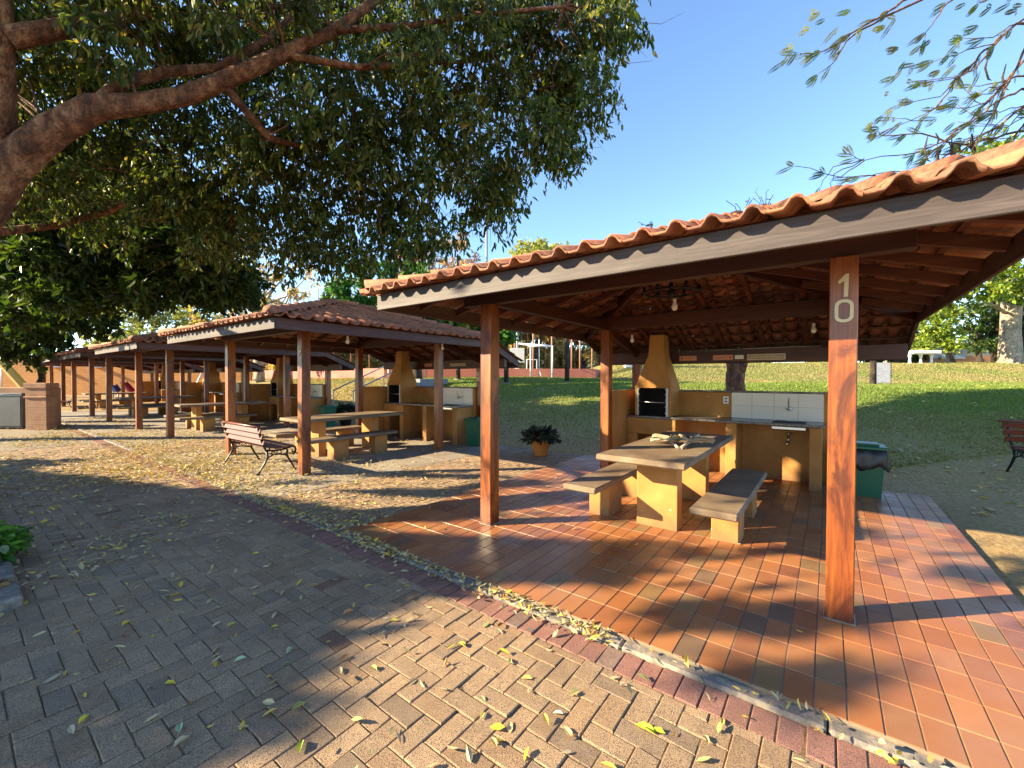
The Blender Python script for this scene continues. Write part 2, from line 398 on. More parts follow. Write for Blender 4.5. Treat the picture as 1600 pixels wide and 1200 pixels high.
def one_paver(VV, FF, CC, r, zt, c):
    b = .0042; z = zt+random.gauss(0, .0018); s1, s2 = random.gauss(0, .0018), random.gauss(0, .0018); o = len(VV)
    jx = [random.gauss(0, .0009) for _ in range(4)]
    P = [(r[0]+jx[0], r[2]), (r[1]+jx[1], r[2]), (r[1], r[3]+jx[2]), (r[0], r[3]+jx[3])]
    Q = [(r[0]+b, r[2]+b), (r[1]-b, r[2]+b), (r[1]-b, r[3]-b), (r[0]+b, r[3]-b)]
    sg = [(-1, -1), (1, -1), (1, 1), (-1, 1)]
    for (x, y), (e, f) in zip(Q, sg): VV.append((x, y, z+e*s1+f*s2))
    for (x, y), (e, f) in zip(P, sg): VV.append((x, y, z-.0038+e*s1+f*s2))
    for (x, y) in P: VV.append((x, y, zt-.03))
    FF.append((o, o+1, o+2, o+3))
    for k in range(4):
        k2 = (k+1) % 4
        FF.append((o+4+k, o+4+k2, o+k2, o+k)); FF.append((o+8+k, o+8+k2, o+4+k2, o+4+k))
    CC.extend([c]*12)
def to_world(VV):
    a = np.array(VV); out = np.empty_like(a)
    out[:, 0] = A0.x+UX.x*a[:, 0]+UY.x*a[:, 1]; out[:, 1] = A0.y+UX.y*a[:, 0]+UY.y*a[:, 1]; out[:, 2] = a[:, 2]
    return out
VV, FF, CC = pave([(-11.5, 4.6, -7.2, -1.375), (-3.0, -1.066, -1.075, 4.45), (-10.1, -8.15, -1.075, 4.3)])
x = -16.0
RB = []
while x < 7.5:                                  # red soldier course along the curb
    k = random.uniform(.82, 1.12)
    one_paver(VV, FF, CC, [x+.003, x+.107, -1.372, -1.178], -.03, (.35*k, .16*k, .12*k) if random.random() < .9 else (.27*k, .17*k, .13*k)); x += .110
tag(np_mesh('paving', to_world(VV), np.array(FF), M['paver'], np.array(CC)), kind='structure')
def slab(name, x0, x1, y0, y1, z0, z1, mat, b=.004):
    s = MB(); s.box(x0, x1, y0, y1, z0, z1, b); o = s.build(name, mat); o.location = A0; o.rotation_euler = (0, 0, ROT)
    return tag(o, kind='structure')
slab('paving_bed', -16, 9, -9, -1.17, -.2, -.037, M['sand']); slab('paving_bed', -3.02, -1.05, -1.08, 4.5, -.2, -.037, M['sand'])
slab('paving_bed', -10.12, -8.13, -1.08, 4.35, -.2, -.037, M['sand'])
q = NM('distant_paving', .9); n1 = q.noise(2.2, 6, .65); n2 = q.noise(24, 4)
c = q.ramp(n2, [(.35, (.10, .075, .05)), (.5, (.21, .16, .10)), (.6, (.34, .28, .14))]); q.col(q.mix(q.fac(n1, .35, .65), c, (.2, .16, .12))); q.bump(n2, .5, .02)
slab('path', -60, -11.505, -12, -1.375, -.2, -.032, q.m)
slab('path', -60, -16, -1.375, -1.178, -.2, -.032, q.m)
s = MB(); x = -40
while x < 9:                                       # concrete curb stones
    s.box(x+.004, x+.996, -1.172, -1.079, -.2, -.012+random.uniform(-.003, .002), .012); x += 1.0
o = s.build('curb', M['curb']); o.location = A0; o.rotation_euler = (0, 0, ROT); tag(o, kind='structure')
# K10 tiled platform
slab('platform', -1.066, 4.11, -1.078, 4.42, -.2, -.004, M['grout'], .006)
VV, FF, CC = [], [], []
TW, TL = .1335, .257
i = 0
pal = [((.35, .132, .045), 36), ((.38, .155, .055), 30), ((.31, .112, .040), 24), ((.29, .13, .055), 10), ((.24, .14, .06), 5), ((.16, .10, .06), 3), ((.25, .09, .04), 8)]
flat = [c for c, k in pal for _ in range(k)]
for i in range(39):
    for j in range(22):
        x0 = -1.064+i*TW; y0 = -1.074+j*TL; x1 = min(x0+TW, 4.108); y1 = min(y0+TL, 4.418)
        if x1-x0 < .03 or y1-y0 < .03: continue
        g = .0032; o = len(VV); k = random.uniform(.93, 1.07); c = random.choice(flat); z = .0006*random.gauss(0, 1); t1, t2 = random.gauss(0, .00018), random.gauss(0, .00018)
        b = .002
        for (x, y, e, f) in ((x0+g+b, y0+g+b, -1, -1), (x1-g-b, y0+g+b, 1, -1), (x1-g-b, y1-g-b, 1, 1), (x0+g+b, y1-g-b, -1, 1)): VV.append((x, y, z+e*t1+f*t2))
        for (x, y) in ((x0+g, y0+g), (x1-g, y0+g), (x1-g, y1-g), (x0+g, y1-g)): VV.append((x, y, -.0045))
        FF.append((o, o+1, o+2, o+3))
        for q2 in range(4): FF.append((o+4+q2, o+4+(q2+1) % 4, o+(q2+1) % 4, o+q2))
        CC.extend([tuple(v*k for v in c)]*8)
tag(np_mesh('floor_tiles', to_world(VV), np.array(FF), M['floortile'], np.array(CC)), kind='structure')
# grey slabs under the other shelters, in cast panels
for k in range(1, 7):
    s = MB(); xs = [-1.0, .72, 2.41, 4.11]; ys = [-1.074, .3, 2.3, 4.35]
    for i in range(3):
        for j in range(3): s.box(xs[i]+.004-k*SP, xs[i+1]-.004-k*SP, ys[j]+.004, ys[j+1]-.004, -.2, -.028-.002*((i+j) % 2), .006)
    o = s.build('floor_slab', M['slab']); o.location = A0; o.rotation_euler = (0, 0, ROT); tag(o, kind='structure')
    if k > 1: slab('path', 4.11-(k+1)*SP+.0, -1.0-k*SP, -1.074, 4.35, -.2, -.034, M['slab'])
# ================================================================ SHELTERS
EZ = 2.475; SL = .31; EXT = .40; ZP = EZ+SL*(1.53+.9)       # roof plane: height at eave line y=-.9
def roofz(y): return EZ+SL*(y+.9)
CX, CY = W/2, D1/2
TINTS = [(.24, .064, .032), (.275, .078, .040), (.20, .052, .030), (.32, .11, .055), (.16, .048, .032)]
PROF = [(0, .010), (.022, .002), (.085, .002), (.103, .022), (.120, .048), (.145, .058), (.170, .047), (.188, .018), (.2, .010), (.207, .006)]
def tile_slope(name, O, e, s_, n_, width, T, lo, hi, parent, exp=.335):
    """O eave corner, e along the eave, s_ unit up-slope, n_ normal; lo/hi(t) lateral limits"""
    V = []; F = []; C = []; np_ = len(PROF)
    rows = int(math.ceil(T/exp)); colsn = int(width/.2)+1
    for j in range(rows):
        t0 = j*exp-(.06 if j == 0 else 0); t1 = min(j*exp+.44, T+.06)
        for i in range(colsn):
            u0 = i*.2
            if u0+.2 < lo(t0)+.01 or u0 > hi(t0)-.01: continue
            dz = random.gauss(0, .004); dt = random.gauss(0, .008); du = random.gauss(0, .0012)
            base = random.choice(TINTS); k = random.uniform(.8, 1.2); col = tuple(x*k for x in base)
            b = len(V)
            for (tt, lift) in ((t0+dt, .030+dz), (t1, .002)):
                for (pu, ph) in PROF:
                    uu = min(max(u0+pu+du, lo(tt)), hi(tt)); V.append(O+e*uu+s_*tt+n_*(ph+lift))
            for (pu, ph) in PROF:                 # underside of the lower lip
                uu = min(max(u0+pu+du, lo(t0)), hi(t0)); V.append(O+e*uu+s_*(t0+dt+.002)+n_*(ph+.012+dz))
            for (pu, ph) in PROF:
                uu = min(max(u0+pu+du, lo(t1)), hi(t1)); V.append(O+e*uu+s_*t1+n_*(ph-.010))
            for q_ in range(np_-1):
                F.append((b+q_, b+q_+1, b+np_+q_+1, b+np_+q_)); F.append((b+2*np_+q_, b+2*np_+q_+1, b+q_+1, b+q_))
                F.append((b+3*np_+q_, b+3*np_+q_+1, b+2*np_+q_+1, b+2*np_+q_))
            C.extend([col]*(4*np_))
    return np_mesh(name, np.array([tuple(v) for v in V]), np.array(F), M['tile'], np.array(C), parent, smooth=True)
def make_shelter(full=True):
    rt_ = empty('picnic_shelter')
    def part(mb, nm, mat, par=None): return mb.build(nm, mat, par or rt_)
    a = .075
    for (x, y, zt) in ((0, 0, 2.40), (W, 0, 2.40), (0, D1, 2.40), (W, D1, 2.40), (0, D1+D2, 1.875), (W, D1+D2, 1.875)):
        s = MB(); s.box(x-a, x+a, y-a, y+a, -.03, zt, .006); o = part(s, 'post', M['post'])
        s = MB(); s.box(x-a-.012, x+a+.010, y-a-.010, y+a+.012, -.03, .007, .004); part(s, 'post_footing', M['curb'])
        if (x, y) == (W, 0): rt_['np'] = o.name
    # plate beams
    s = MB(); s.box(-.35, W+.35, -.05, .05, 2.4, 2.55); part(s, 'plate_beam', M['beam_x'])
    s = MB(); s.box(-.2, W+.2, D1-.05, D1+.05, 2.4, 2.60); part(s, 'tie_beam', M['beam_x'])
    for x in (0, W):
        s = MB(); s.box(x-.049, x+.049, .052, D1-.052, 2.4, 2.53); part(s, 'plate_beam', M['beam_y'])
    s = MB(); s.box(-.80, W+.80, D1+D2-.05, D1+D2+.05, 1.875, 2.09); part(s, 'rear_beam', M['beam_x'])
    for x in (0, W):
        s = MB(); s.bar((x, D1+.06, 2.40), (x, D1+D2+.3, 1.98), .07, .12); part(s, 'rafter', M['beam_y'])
    # fascia boards
    f0 = -OV; f1 = W+OV; yr = D1+.88
    s = MB(); s.box(f0-.015, f1+.015, f0-.015, f0+.015, 2.312, 2.47); part(s, 'front_fascia', M['fascia_x'])
    for x in (f0, f1):
        s = MB(); s.box(x-.0145, x+.0145, f0+.016, yr, 2.312, 2.47); part(s, 'side_fascia', M['fascia_y'])
        s = MB(); y1 = D1+D2+OB; s.prism([(0, 0)], 0, 0) if False else None
        P = [(yr, 2.312), (y1, 1.90), (y1, 2.05), (yr, 2.47)]
        vs = [(x+d, y, z) for d in (-.0145, .0145) for y, z in P]
        s.add(vs, [(0, 1, 2, 3), (7, 6, 5, 4)]+[(i, i+4, (i+1) % 4+4, (i+1) % 4) for i in range(4)]); part(s, 'rake_board', M['fascia_y'])
    y1 = D1+D2+OB
    s = MB(); s.box(f0-.015, f1+.015, y1+.001, y1+.03, 1.875, 2.03); part(s, 'rear_fascia', M['fascia_x'])
    peak = Vector((CX, CY, roofz(-.9)+SL*(CX+.9)-.05))
    def zp(d): return EZ+SL*d-.075      # rafter axis height at plan distance d from eave line
    for (x, y) in ((f0+.03, f0+.03), (f1-.03, f0+.03), (f0+.03, yr), (f1-.03, yr)):
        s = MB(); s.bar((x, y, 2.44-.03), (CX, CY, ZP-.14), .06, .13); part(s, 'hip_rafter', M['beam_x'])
    hw = (f1-f0)/2
    for i in range(1, 8):                 # jack rafters, four slopes
        c = f0+i*(f1-f0)/8
        run = min(c-f0, f1-c)
        if run < .2: continue
        tops = EZ+SL*run-.085
        for side in range(4):
            if side == 0: p0, p1 = (c, f0+.03, zp(.07)), (c, f0+run, tops)
            elif side == 1: p0, p1 = (f0+.03, c-.03, zp(.07)), (f0+run, c-.03, tops)
            elif side == 2: p0, p1 = (f1-.03, c-.03, zp(.07)), (f1-run, c-.03, tops)
            else: p0, p1 = (c, y1-.02, EZ-(y1-yr)*EXT-.075), (c, yr, EZ-.075)
            s = MB(); s.bar(p0, p1, .05, .085, b=.003); part(s, 'rafter', M['rafter'])
            if side == 3: s = MB(); s.bar((c, yr-.02, zp(.03)), (c, yr-run, tops), .05, .085, b=.003); part(s, 'rafter', M['rafter'])
    if full:
        for j in range(1, 8):             # tile battens
            d = j*.315; z = EZ+SL*d-.028
            for side in range(4):
                l = d-.02
                if side == 0: p = ((-.9+l, -.9+d, z), (W+.9-l, -.9+d, z))
                elif side == 1: p = ((-.9+d, -.9+l, z), (-.9+d, D1+.9-l, z))
                elif side == 2: p = ((W+.9-d, -.9+l, z), (W+.9-d, D1+.9-l, z))
                else: p = ((-.9+l, D1+.9-d, z), (W+.9-l, D1+.9-d, z))
                if (Vector(p[1])-Vector(p[0])).length < .2 or p[0][0] > p[1][0] or (side in (1, 2) and p[0][1] > p[1][1]): continue
                s = MB(); s.bar(p[0], p[1], .045, .022, b=.002); part(s, 'batten', M['rafter'])
        for d in (-.02, -.33, -.66, -.92):
            s = MB(); s.bar((f0, D1+.9-d, EZ+EXT*d-.028), (f1, D1+.9-d, EZ+EXT*d-.028), .045, .022, b=.002); part(s, 'batten', M['rafter'])
    # tiles
    nn = math.sqrt(1+SL*SL); EW = .9
    Lf = W+2*EW; Ls = D1+2*EW
    run = lambda t: t/nn
    T = (CX+EW)*nn
    O = Vector((-EW, -EW, EZ)); s_ = Vector((0, 1, SL))/nn; n_ = Vector((0, -SL, 1))/nn
    tile_slope('front_roof_tiles', O, Vector((1, 0, 0)), s_, n_, Lf, T, lambda t: run(t), lambda t: Lf-run(t), rt_)
    O = Vector((-EW, D1+EW, EZ)); s_ = Vector((1, 0, SL))/nn; n_ = Vector((-SL, 0, 1))/nn
    tile_slope('left_roof_tiles', O, Vector((0, -1, 0)), s_, n_, Ls, T, lambda t: run(t), lambda t: Ls-run(t), rt_)
    O = Vector((W+EW, -EW, EZ)); s_ = Vector((-1, 0, SL))/nn; n_ = Vector((SL, 0, 1))/nn
    tile_slope('right_roof_tiles', O, Vector((0, 1, 0)), s_, n_, Ls, T, lambda t: run(t), lambda t: Ls-run(t), rt_)
    ext = (y1+.07)-(D1+EW)
    O = Vector((W+EW, D1+EW, EZ)); s_ = Vector((0, -1, SL))/nn; n_ = Vector((0, SL, 1))/nn
    tile_slope('rear_roof_tiles', O, Vector((-1, 0, 0)), s_, n_, Lf, T, lambda t: run(t), lambda t: Lf-run(t), rt_)
    n2_ = math.sqrt(1+EXT*EXT); O = Vector((W+EW, y1+.07, EZ-EXT*ext-.006)); s_ = Vector((0, -1, EXT))/n2_; n_ = Vector((0, EXT, 1))/n2_
    tile_slope('lean_to_tiles', O, Vector((-1, 0, 0)), s_, n_, Lf, ext*n2_+.03, lambda t: 0, lambda t: Lf, rt_)
    # hip tiles
    for (cx_, cy_) in ((-EW, -EW), (W+EW, -EW), (-EW, D1+EW), (W+EW, D1+EW)):
        p0 = Vector((cx_, cy_, EZ+.03)); p1 = Vector((CX, CY, ZP+.03)); d = (p1-p0); L = d.length; d.normalize()
        side = d.cross(Vector((0, 0, 1))).normalized(); up = side.cross(d).normalized()
        V = []; F = []; C = []; t = -.02; n_ = 9; first = True
        while t < L-.34:
            k = random.uniform(.85, 1.15); col = tuple(x*k for x in random.choice(TINTS)); b = len(V)
            r0, r1 = (.112 if t < 0 else .092)+random.gauss(0, .002), .068
            for tt, r, lf in ((t, r0, .03), (t+.40, r1, .012)):
                for q_ in range(n_):
                    an = math.pi*(1.08*q_/(n_-1)-.04); V.append(p0+d*tt+side*(math.cos(an)*r)+up*(math.sin(an)*r*.85+lf))
            for q_ in range(n_-1): F.append((b+q_, b+q_+1, b+n_+q_+1, b+n_+q_))
            cen = len(V); V.append(p0+d*(t+.012)+up*.0)      # mortar-filled mouth
            for q_ in range(n_-1): F.append((b+q_+1, b+q_, cen, cen))
            C.extend([col]*(2*n_+1)); t += .345
        np_mesh('hip_tiles', np.array([tuple(v) for v in V]), np.array(F), M['tile'], np.array(C), rt_, smooth=True)
    s = MB(); s.lathe([(.0, .06), (.06, .055), (.11, .03), (.13, -.01), (.12, -.05)], 14, (CX, CY, ZP+.01)); o = part(s, 'apex_cap', M['tile'])
    a_ = o.data.color_attributes.new('tint', 'FLOAT_COLOR', 'POINT'); a_.data.foreach_set('color', np.tile(np.array([.34, .12, .055, 1], dtype=np.float32), len(o.data.vertices)))
    return rt_
def text_mesh(txt, size, ext=.004, font_scale_x=1.0, space=1.0):
    c = bpy.data.curves.new('t', 'FONT'); c.body = txt; c.size = size; c.extrude = ext; c.align_x = 'CENTER'; c.align_y = 'CENTER'; c.space_line = space
    o = bpy.data.objects.new('t', c); COL.objects.link(o); bpy.context.view_layer.update()
    me = bpy.data.meshes.new_from_object(o.evaluated_get(bpy.context.evaluated_depsgraph_get())); bpy.data.objects.remove(o); bpy.data.curves.remove(c)
    n = len(me.vertices); co = np.empty(n*3, dtype=np.float32); me.vertices.foreach_get('co', co); co = co.reshape(-1, 3)
    return me, co
def place_text(txt, size, origin, mat, name, parent=None, ext=.004, sx=1.0, fit=None, axis='x'):
    """text facing -y of the parent's frame"""
    me, co = text_mesh(txt, size, ext)
    c0 = (co.max(0)+co.min(0))/2; ext_ = co.max(0)-co.min(0)
    fx, fz = sx, 1
    if fit: fx, fz = fit[0]/ext_[0], fit[1]/ext_[1]
    out = np.stack([origin[0]+(co[:, 0]-c0[0])*fx, origin[1]-co[:, 2], origin[2]+(co[:, 1]-c0[1])*fz], 1)
    me.vertices.foreach_set('co', out.astype(np.float32).ravel()); me.update()
    me.name = name
    return link(me, name, mat, parent)
def find_post(root):
    # the front right post of this shelter
    best = None
    for ch in KIDS[root]:
        if ch.name.split('.')[0] == 'post':
            xs = [v.co.x for v in ch.data.vertices]; ys = [v.co.y for v in ch.data.vertices]
            if min(xs) > W-.2 and max(ys) < .2: best = ch
    return best
shelter = make_shelter(True)
words = ['nearest wooden shelter, number 10 on its front post, on a red tile floor',
         'tiled wooden shelter just behind the ornate park bench, second in the row',
         'tiled wooden shelter third in the row, just beyond the one behind the park bench',
         'tiled wooden shelter fourth from the camera in the row',
         'tiled wooden shelter second from the far end of the row, before the orange wall',
         'tiled wooden shelter farthest down the row, closest to the orange wall']
shelters = []
for k in range(6):
    o = shelter if k == 0 else copy_tree(shelter, None, () if k < 3 else ('batten',))
    o.location = L2W(0, 0, -.03 if k else 0, k); o.rotation_euler = (0, 0, ROT)
    tag(o, words[k], 'picnic shelter', 'tiled picnic shelters in a row'); shelters.append(o)
def ring_digit(parent, z):                 # a rounded rectangular nought
    s = MB(); n = 40; V = []
    for (hw_, hh, rr) in ((.049, .074, .042), (.030, .055, .026)):
        for i in range(n):
            an = 2*math.pi*i/n; c_, s_ = math.cos(an), math.sin(an)
            x = (hw_-rr)*(1 if c_ > 0 else -1)*(abs(c_) > 1e-6)+rr*c_; zz_ = (hh-rr)*(1 if s_ > 0 else -1)*(abs(s_) > 1e-6)+rr*s_
            V.append((x, zz_))
    for y in (-.0865, -.0765):
        for x, zz_ in V: s.v.append((W+.003+x, y, z+zz_))
    for i in range(n):
        j = (i+1) % n
        for f in ((i, j, n+j, n+i), (2*n+i, 2*n+j, 3*n+j, 3*n+i), (i, j, 2*n+j, 2*n+i), (n+i, n+j, 3*n+j, 3*n+i)): s.f.append(f); s.mi.append(0); s.sm.append(False)
    s.build('number', M['brass'], parent)
def one_digit(parent, z):
    s = MB(); s.prism([(W+.0, z-.074), (W+.022, z-.074), (W+.026, z+.074), (W+.008, z+.074), (W-.030, z+.030), (W-.026, z+.012), (W+.002, z+.030)], -.0865, -.0765); s.build('number', M['brass'], parent)
for k, digits in enumerate(['10', '9', '8', '7', '6', '5']):
    po = find_post(shelters[k])
    if k == 0: one_digit(po, 2.205); ring_digit(po, 2.04)
    else: place_text(digits, .2, (W+.005, -.0785, 2.06), M['brass'], 'number', po, ext=.006, fit=(.098, .145))
# ================================================================ BARBECUE COUNTERS
YB = 4.33      # face of the back wall
def make_kitchen(words_):
    rt_ = empty('barbecue_counter')
    s = MB(); s.box(-.06, 2.98, YB+.003, YB+.13, -.03, 1.365, .01); s.box(-.06, .06, D1+.085, YB, -.03, 1.385, .01); s.build('wall', M['plaster'], rt_)
    s = MB(); s.box(-.085, 3.0, YB-.015, YB+.15, 1.366, 1.392, .006); s.build('wall_coping', M['curb'], rt_)
    # grill base with opening
    s = MB(); s.box(.10, .93, 3.76, 3.86, .62, .90, .008); s.box(.10, .26, 3.76, 3.86, -.03, .618, .008); s.box(.78, .93, 3.76, YB, -.03, .618, .008); s.box(.8, .93, 3.862, YB, .619, .9, .008)
    s.box(.062, .098, 3.78, YB, -.03, .9, .004); s.build('grill_base', M['plaster'], rt_)
    s = MB(); s.box(1.69, 1.84, 3.77, YB, -.03, .9, .008); s.build('counter_support', M['plaster'], rt_)
    s = MB(); s.box(2.77, 2.92, 3.77, YB, -.03, .9, .008); s.build('counter_support', M['plaster'], rt_)
    s = MB(); s.box(.1, 2.95, 3.74, YB-.002, .902, .94, .008); s.build('countertop', M['granite'], rt_)
    # grill body: side walls, back, hood, chimney
    def frustum(mb, r0, z0, r1, z1):
        vs = [(r0[0], r0[2], z0), (r0[1], r0[2], z0), (r0[1], r0[3], z0), (r0[0], r0[3], z0), (r1[0], r1[2], z1), (r1[1], r1[2], z1), (r1[1], r1[3], z1), (r1[0], r1[3], z1)]
        mb.add(vs, [(0, 1, 2, 3), (4, 5, 6, 7), (0, 1, 5, 4), (1, 2, 6, 5), (2, 3, 7, 6), (3, 0, 4, 7)])
    s = MB(); s.box(.22, .28, 3.775, YB-.003, .942, 1.43, .006); s.box(.77, .84, 3.775, YB-.003, .942, 1.43, .006)
    s.box(.281, .769, 4.2, YB-.004, .942, 1.43, .004); s.build('grill_side', M['plaster'], rt_)
    s = MB(); frustum(s, (.22, .84, 3.765, 4.34), 1.431, (.41, .69, 3.9, 4.2), 2.0); s.build('hood', M['plaster'], rt_)
    s = MB(); frustum(s, (.412, .688, 3.902, 4.198), 2.001, (.43, .67, 3.915, 4.18), 2.36); s.build('chimney', M['plaster'], rt_)
    s = MB(); s.box(.281, .286, 3.80, 4.199, .942, 1.425, 0.001); s.box(.764, .769, 3.80, 4.199, .942, 1.425, 0.001); s.box(.287, .763, 4.19, 4.199, .942, 1.425, .001)
    s.box(.287, .763, 3.80, 4.189, 1.415, 1.425, .001); s.box(.287, .763, 3.80, 4.189, .942, .955, .001); s.build('firebox', M['nearblack'], rt_)
    s = MB(); s.box(.262, .286, 3.764, 3.774, .945, 1.425, .001); s.box(.764, .80, 3.764, 3.774, .945, 1.425, .001)
    for z in (.99, 1.1, 1.2, 1.31, 1.4):
        s.box(.75, .764, 3.766, 3.774, z, z+.02, .001); s.box(.286, .298, 3.766, 3.774, z, z+.02, .001)
    s.build('skewer_rail', M['rail'], rt_)
    s = MB(); s.tube([(.27, 3.79, 1.19), (.5, 3.785, 1.178), (.78, 3.79, 1.175)], .006, 6)
    for i in range(14): s.tube([(.3+i*.035, 3.79, 1.18), (.3+i*.035, 4.15, 1.18)], .0025, 4)
    s.build('grill_rack', M['steel'], rt_)
    # wall tiles 4 x 2
    s = MB(); xs = [1.68, 1.98, 2.29, 2.61, 2.93]
    for i in range(4):
        for j in range(2): s.box(xs[i]+.002, xs[i+1]-.002, YB-.009, YB+.001, .942+j*.211, .942+(j+1)*.211-.003, .0015)
    s.build('wall_tiles', M['whitetile'], rt_)
    s = MB(); s.box(1.679, 2.931, YB-.006, YB+.002, .9415, 1.3645, .001); s.build('tile_grout', M['wtgrout'], rt_)
    s = MB(); s.box(1.55, 1.635, YB-.010, YB+.002, 1.17, 1.295, .004); o = s.build('power_outlet', M['socketw'], rt_)
    s = MB()
    for z in (1.208, 1.257): s.box(1.572, 1.613, YB-.013, YB-.0102, z-.011, z+.011, .001)
    s.build('socket', M['dullsteel'], o)
    # faucet
    s = MB(); s.lathe([(.024, 0), (.024, .006), (.0, .007)], 14)
    s.v = [(x+2.5, YB-.010-z, y+1.13) for x, y, z in s.v]
    s.tube([(2.5, YB-.012, 1.13), (2.5, YB-.09, 1.13)], .011, 10); s.tube([(2.5, YB-.06, 1.13), (2.49, YB-.07, 1.18), (2.485, YB-.10, 1.27), (2.495, YB-.13, 1.30)], [.01, .009, .007, .007], 8)
    s.tube([(2.46, YB-.085, 1.12), (2.54, YB-.085, 1.12)], .012, 10); s.tube([(2.5, YB-.085, 1.13), (2.5, YB-.10, 1.09)], .013, 10)
    s.build('faucet', M['steel'], rt_)
    s = MB(); s.tube([(2.49, YB-.002, .70), (2.49, YB-.07, .70), (2.49, YB-.09, .66), (2.49, YB-.09, .61)], [.012, .012, .013, .014], 10)
    s.tube([(2.49, YB-.05, .70), (2.49, YB-.05, .745)], .008, 8); s.tube([(2.455, YB-.05, .75), (2.525, YB-.05, .75)], .009, 8)
    s.tube([(2.49, YB-.09, .63), (2.47, YB-.12, .56)], .016, 10); s.build('lower_tap', M['steel'], rt_)
    # sink basin under the counter
    s = MB(); s.box(2.30, 2.74, 3.78, 4.2, .84, .901, .02); s.build('sink_basin', M['steel'], rt_)
    s = MB(); s.box(2.305, 2.735, 3.82, 4.16, .9405, .9445, .0015); s.build('sink_rim', M['dullsteel'], rt_)
    s = MB(); s.box(2.335, 2.705, 3.85, 4.13, .9446, .9455, .0003); s.build('sink_shade_sheet', M['nearblack'], rt_)  # flat black sheet standing in for the shade down in the sink
    return rt_
kit = make_kitchen(0)
def inrow(o, k, label, cat, group):
    o.location = L2W(0, 0, -.03 if k else 0, k); o.rotation_euler = (0, 0, ROT); return tag(o, label, cat, group)
kw = ['ochre barbecue and counter with white tiles under the shelter numbered 10', 'ochre barbecue and sink counter behind the picnic table nearest the park bench',
      'ochre barbecue and sink counter under the third shelter of the row', 'ochre barbecue and sink counter under the fourth shelter of the row', 'ochre barbecue and counter under the fifth shelter of the row']
for k in range(5):
    o = kit if k == 0 else copy_tree(kit, None, () if k < 3 else ('grill_rack', 'skewer_rail', 'lower_tap', 'power_outlet'))
    inrow(o, k, kw[k], 'barbecue counter', 'barbecue counters under the shelters')
# ================================================================ TABLES AND BENCHES
def make_table():
    rt_ = empty('picnic_table')
    s = MB(); s.box(1.02, 1.93, .52, 3.0, .735, .80, .014); s.build('tabletop', M['concrete'], rt_)
    for y in (.97, 2.25):
        s = MB(); s.box(1.30, 1.74, y, y+.16, -.03, .733, .01); s.build('leg', M['plaster'], rt_)
    return rt_
def make_bench(x0, x1, lx0, lx1, y0, y1, l1, l2):
    rt_ = empty('concrete_bench')
    s = MB(); s.box(x0, x1, y0, y1, .385, .45, .014); s.build('seat', M['concrete'], rt_)
    for (a, b) in (l1, l2):
        s = MB(); s.box(lx0, lx1, a, b, -.03, .383, .01); s.build('leg', M['plaster'], rt_)
    return rt_
tb = make_table(); b1 = make_bench(2.0, 2.39, 2.06, 2.31, .38, 2.46, (.97, 1.29), (1.92, 2.23)); b2 = make_bench(.67, 1.06, .72, .97, .44, 2.5, (.98, 1.36), (1.95, 2.27))
nm = ['under the shelter numbered 10', 'under the second shelter, behind the park bench', 'under the third shelter of the row', 'under the fourth shelter of the row', 'under the fifth shelter of the row']
for k in range(5):
    for src, what, cat, g in ((tb, 'concrete table', 'table', 'concrete picnic tables under the shelters'),
                              (b1, 'bench right of the table', 'bench', 'concrete benches beside the picnic tables'),
                              (b2, 'bench left of the table', 'bench', 'concrete benches beside the picnic tables')):
        o = src if k == 0 else copy_tree(src)
        inrow(o, k, what+' '+nm[k], cat, g)

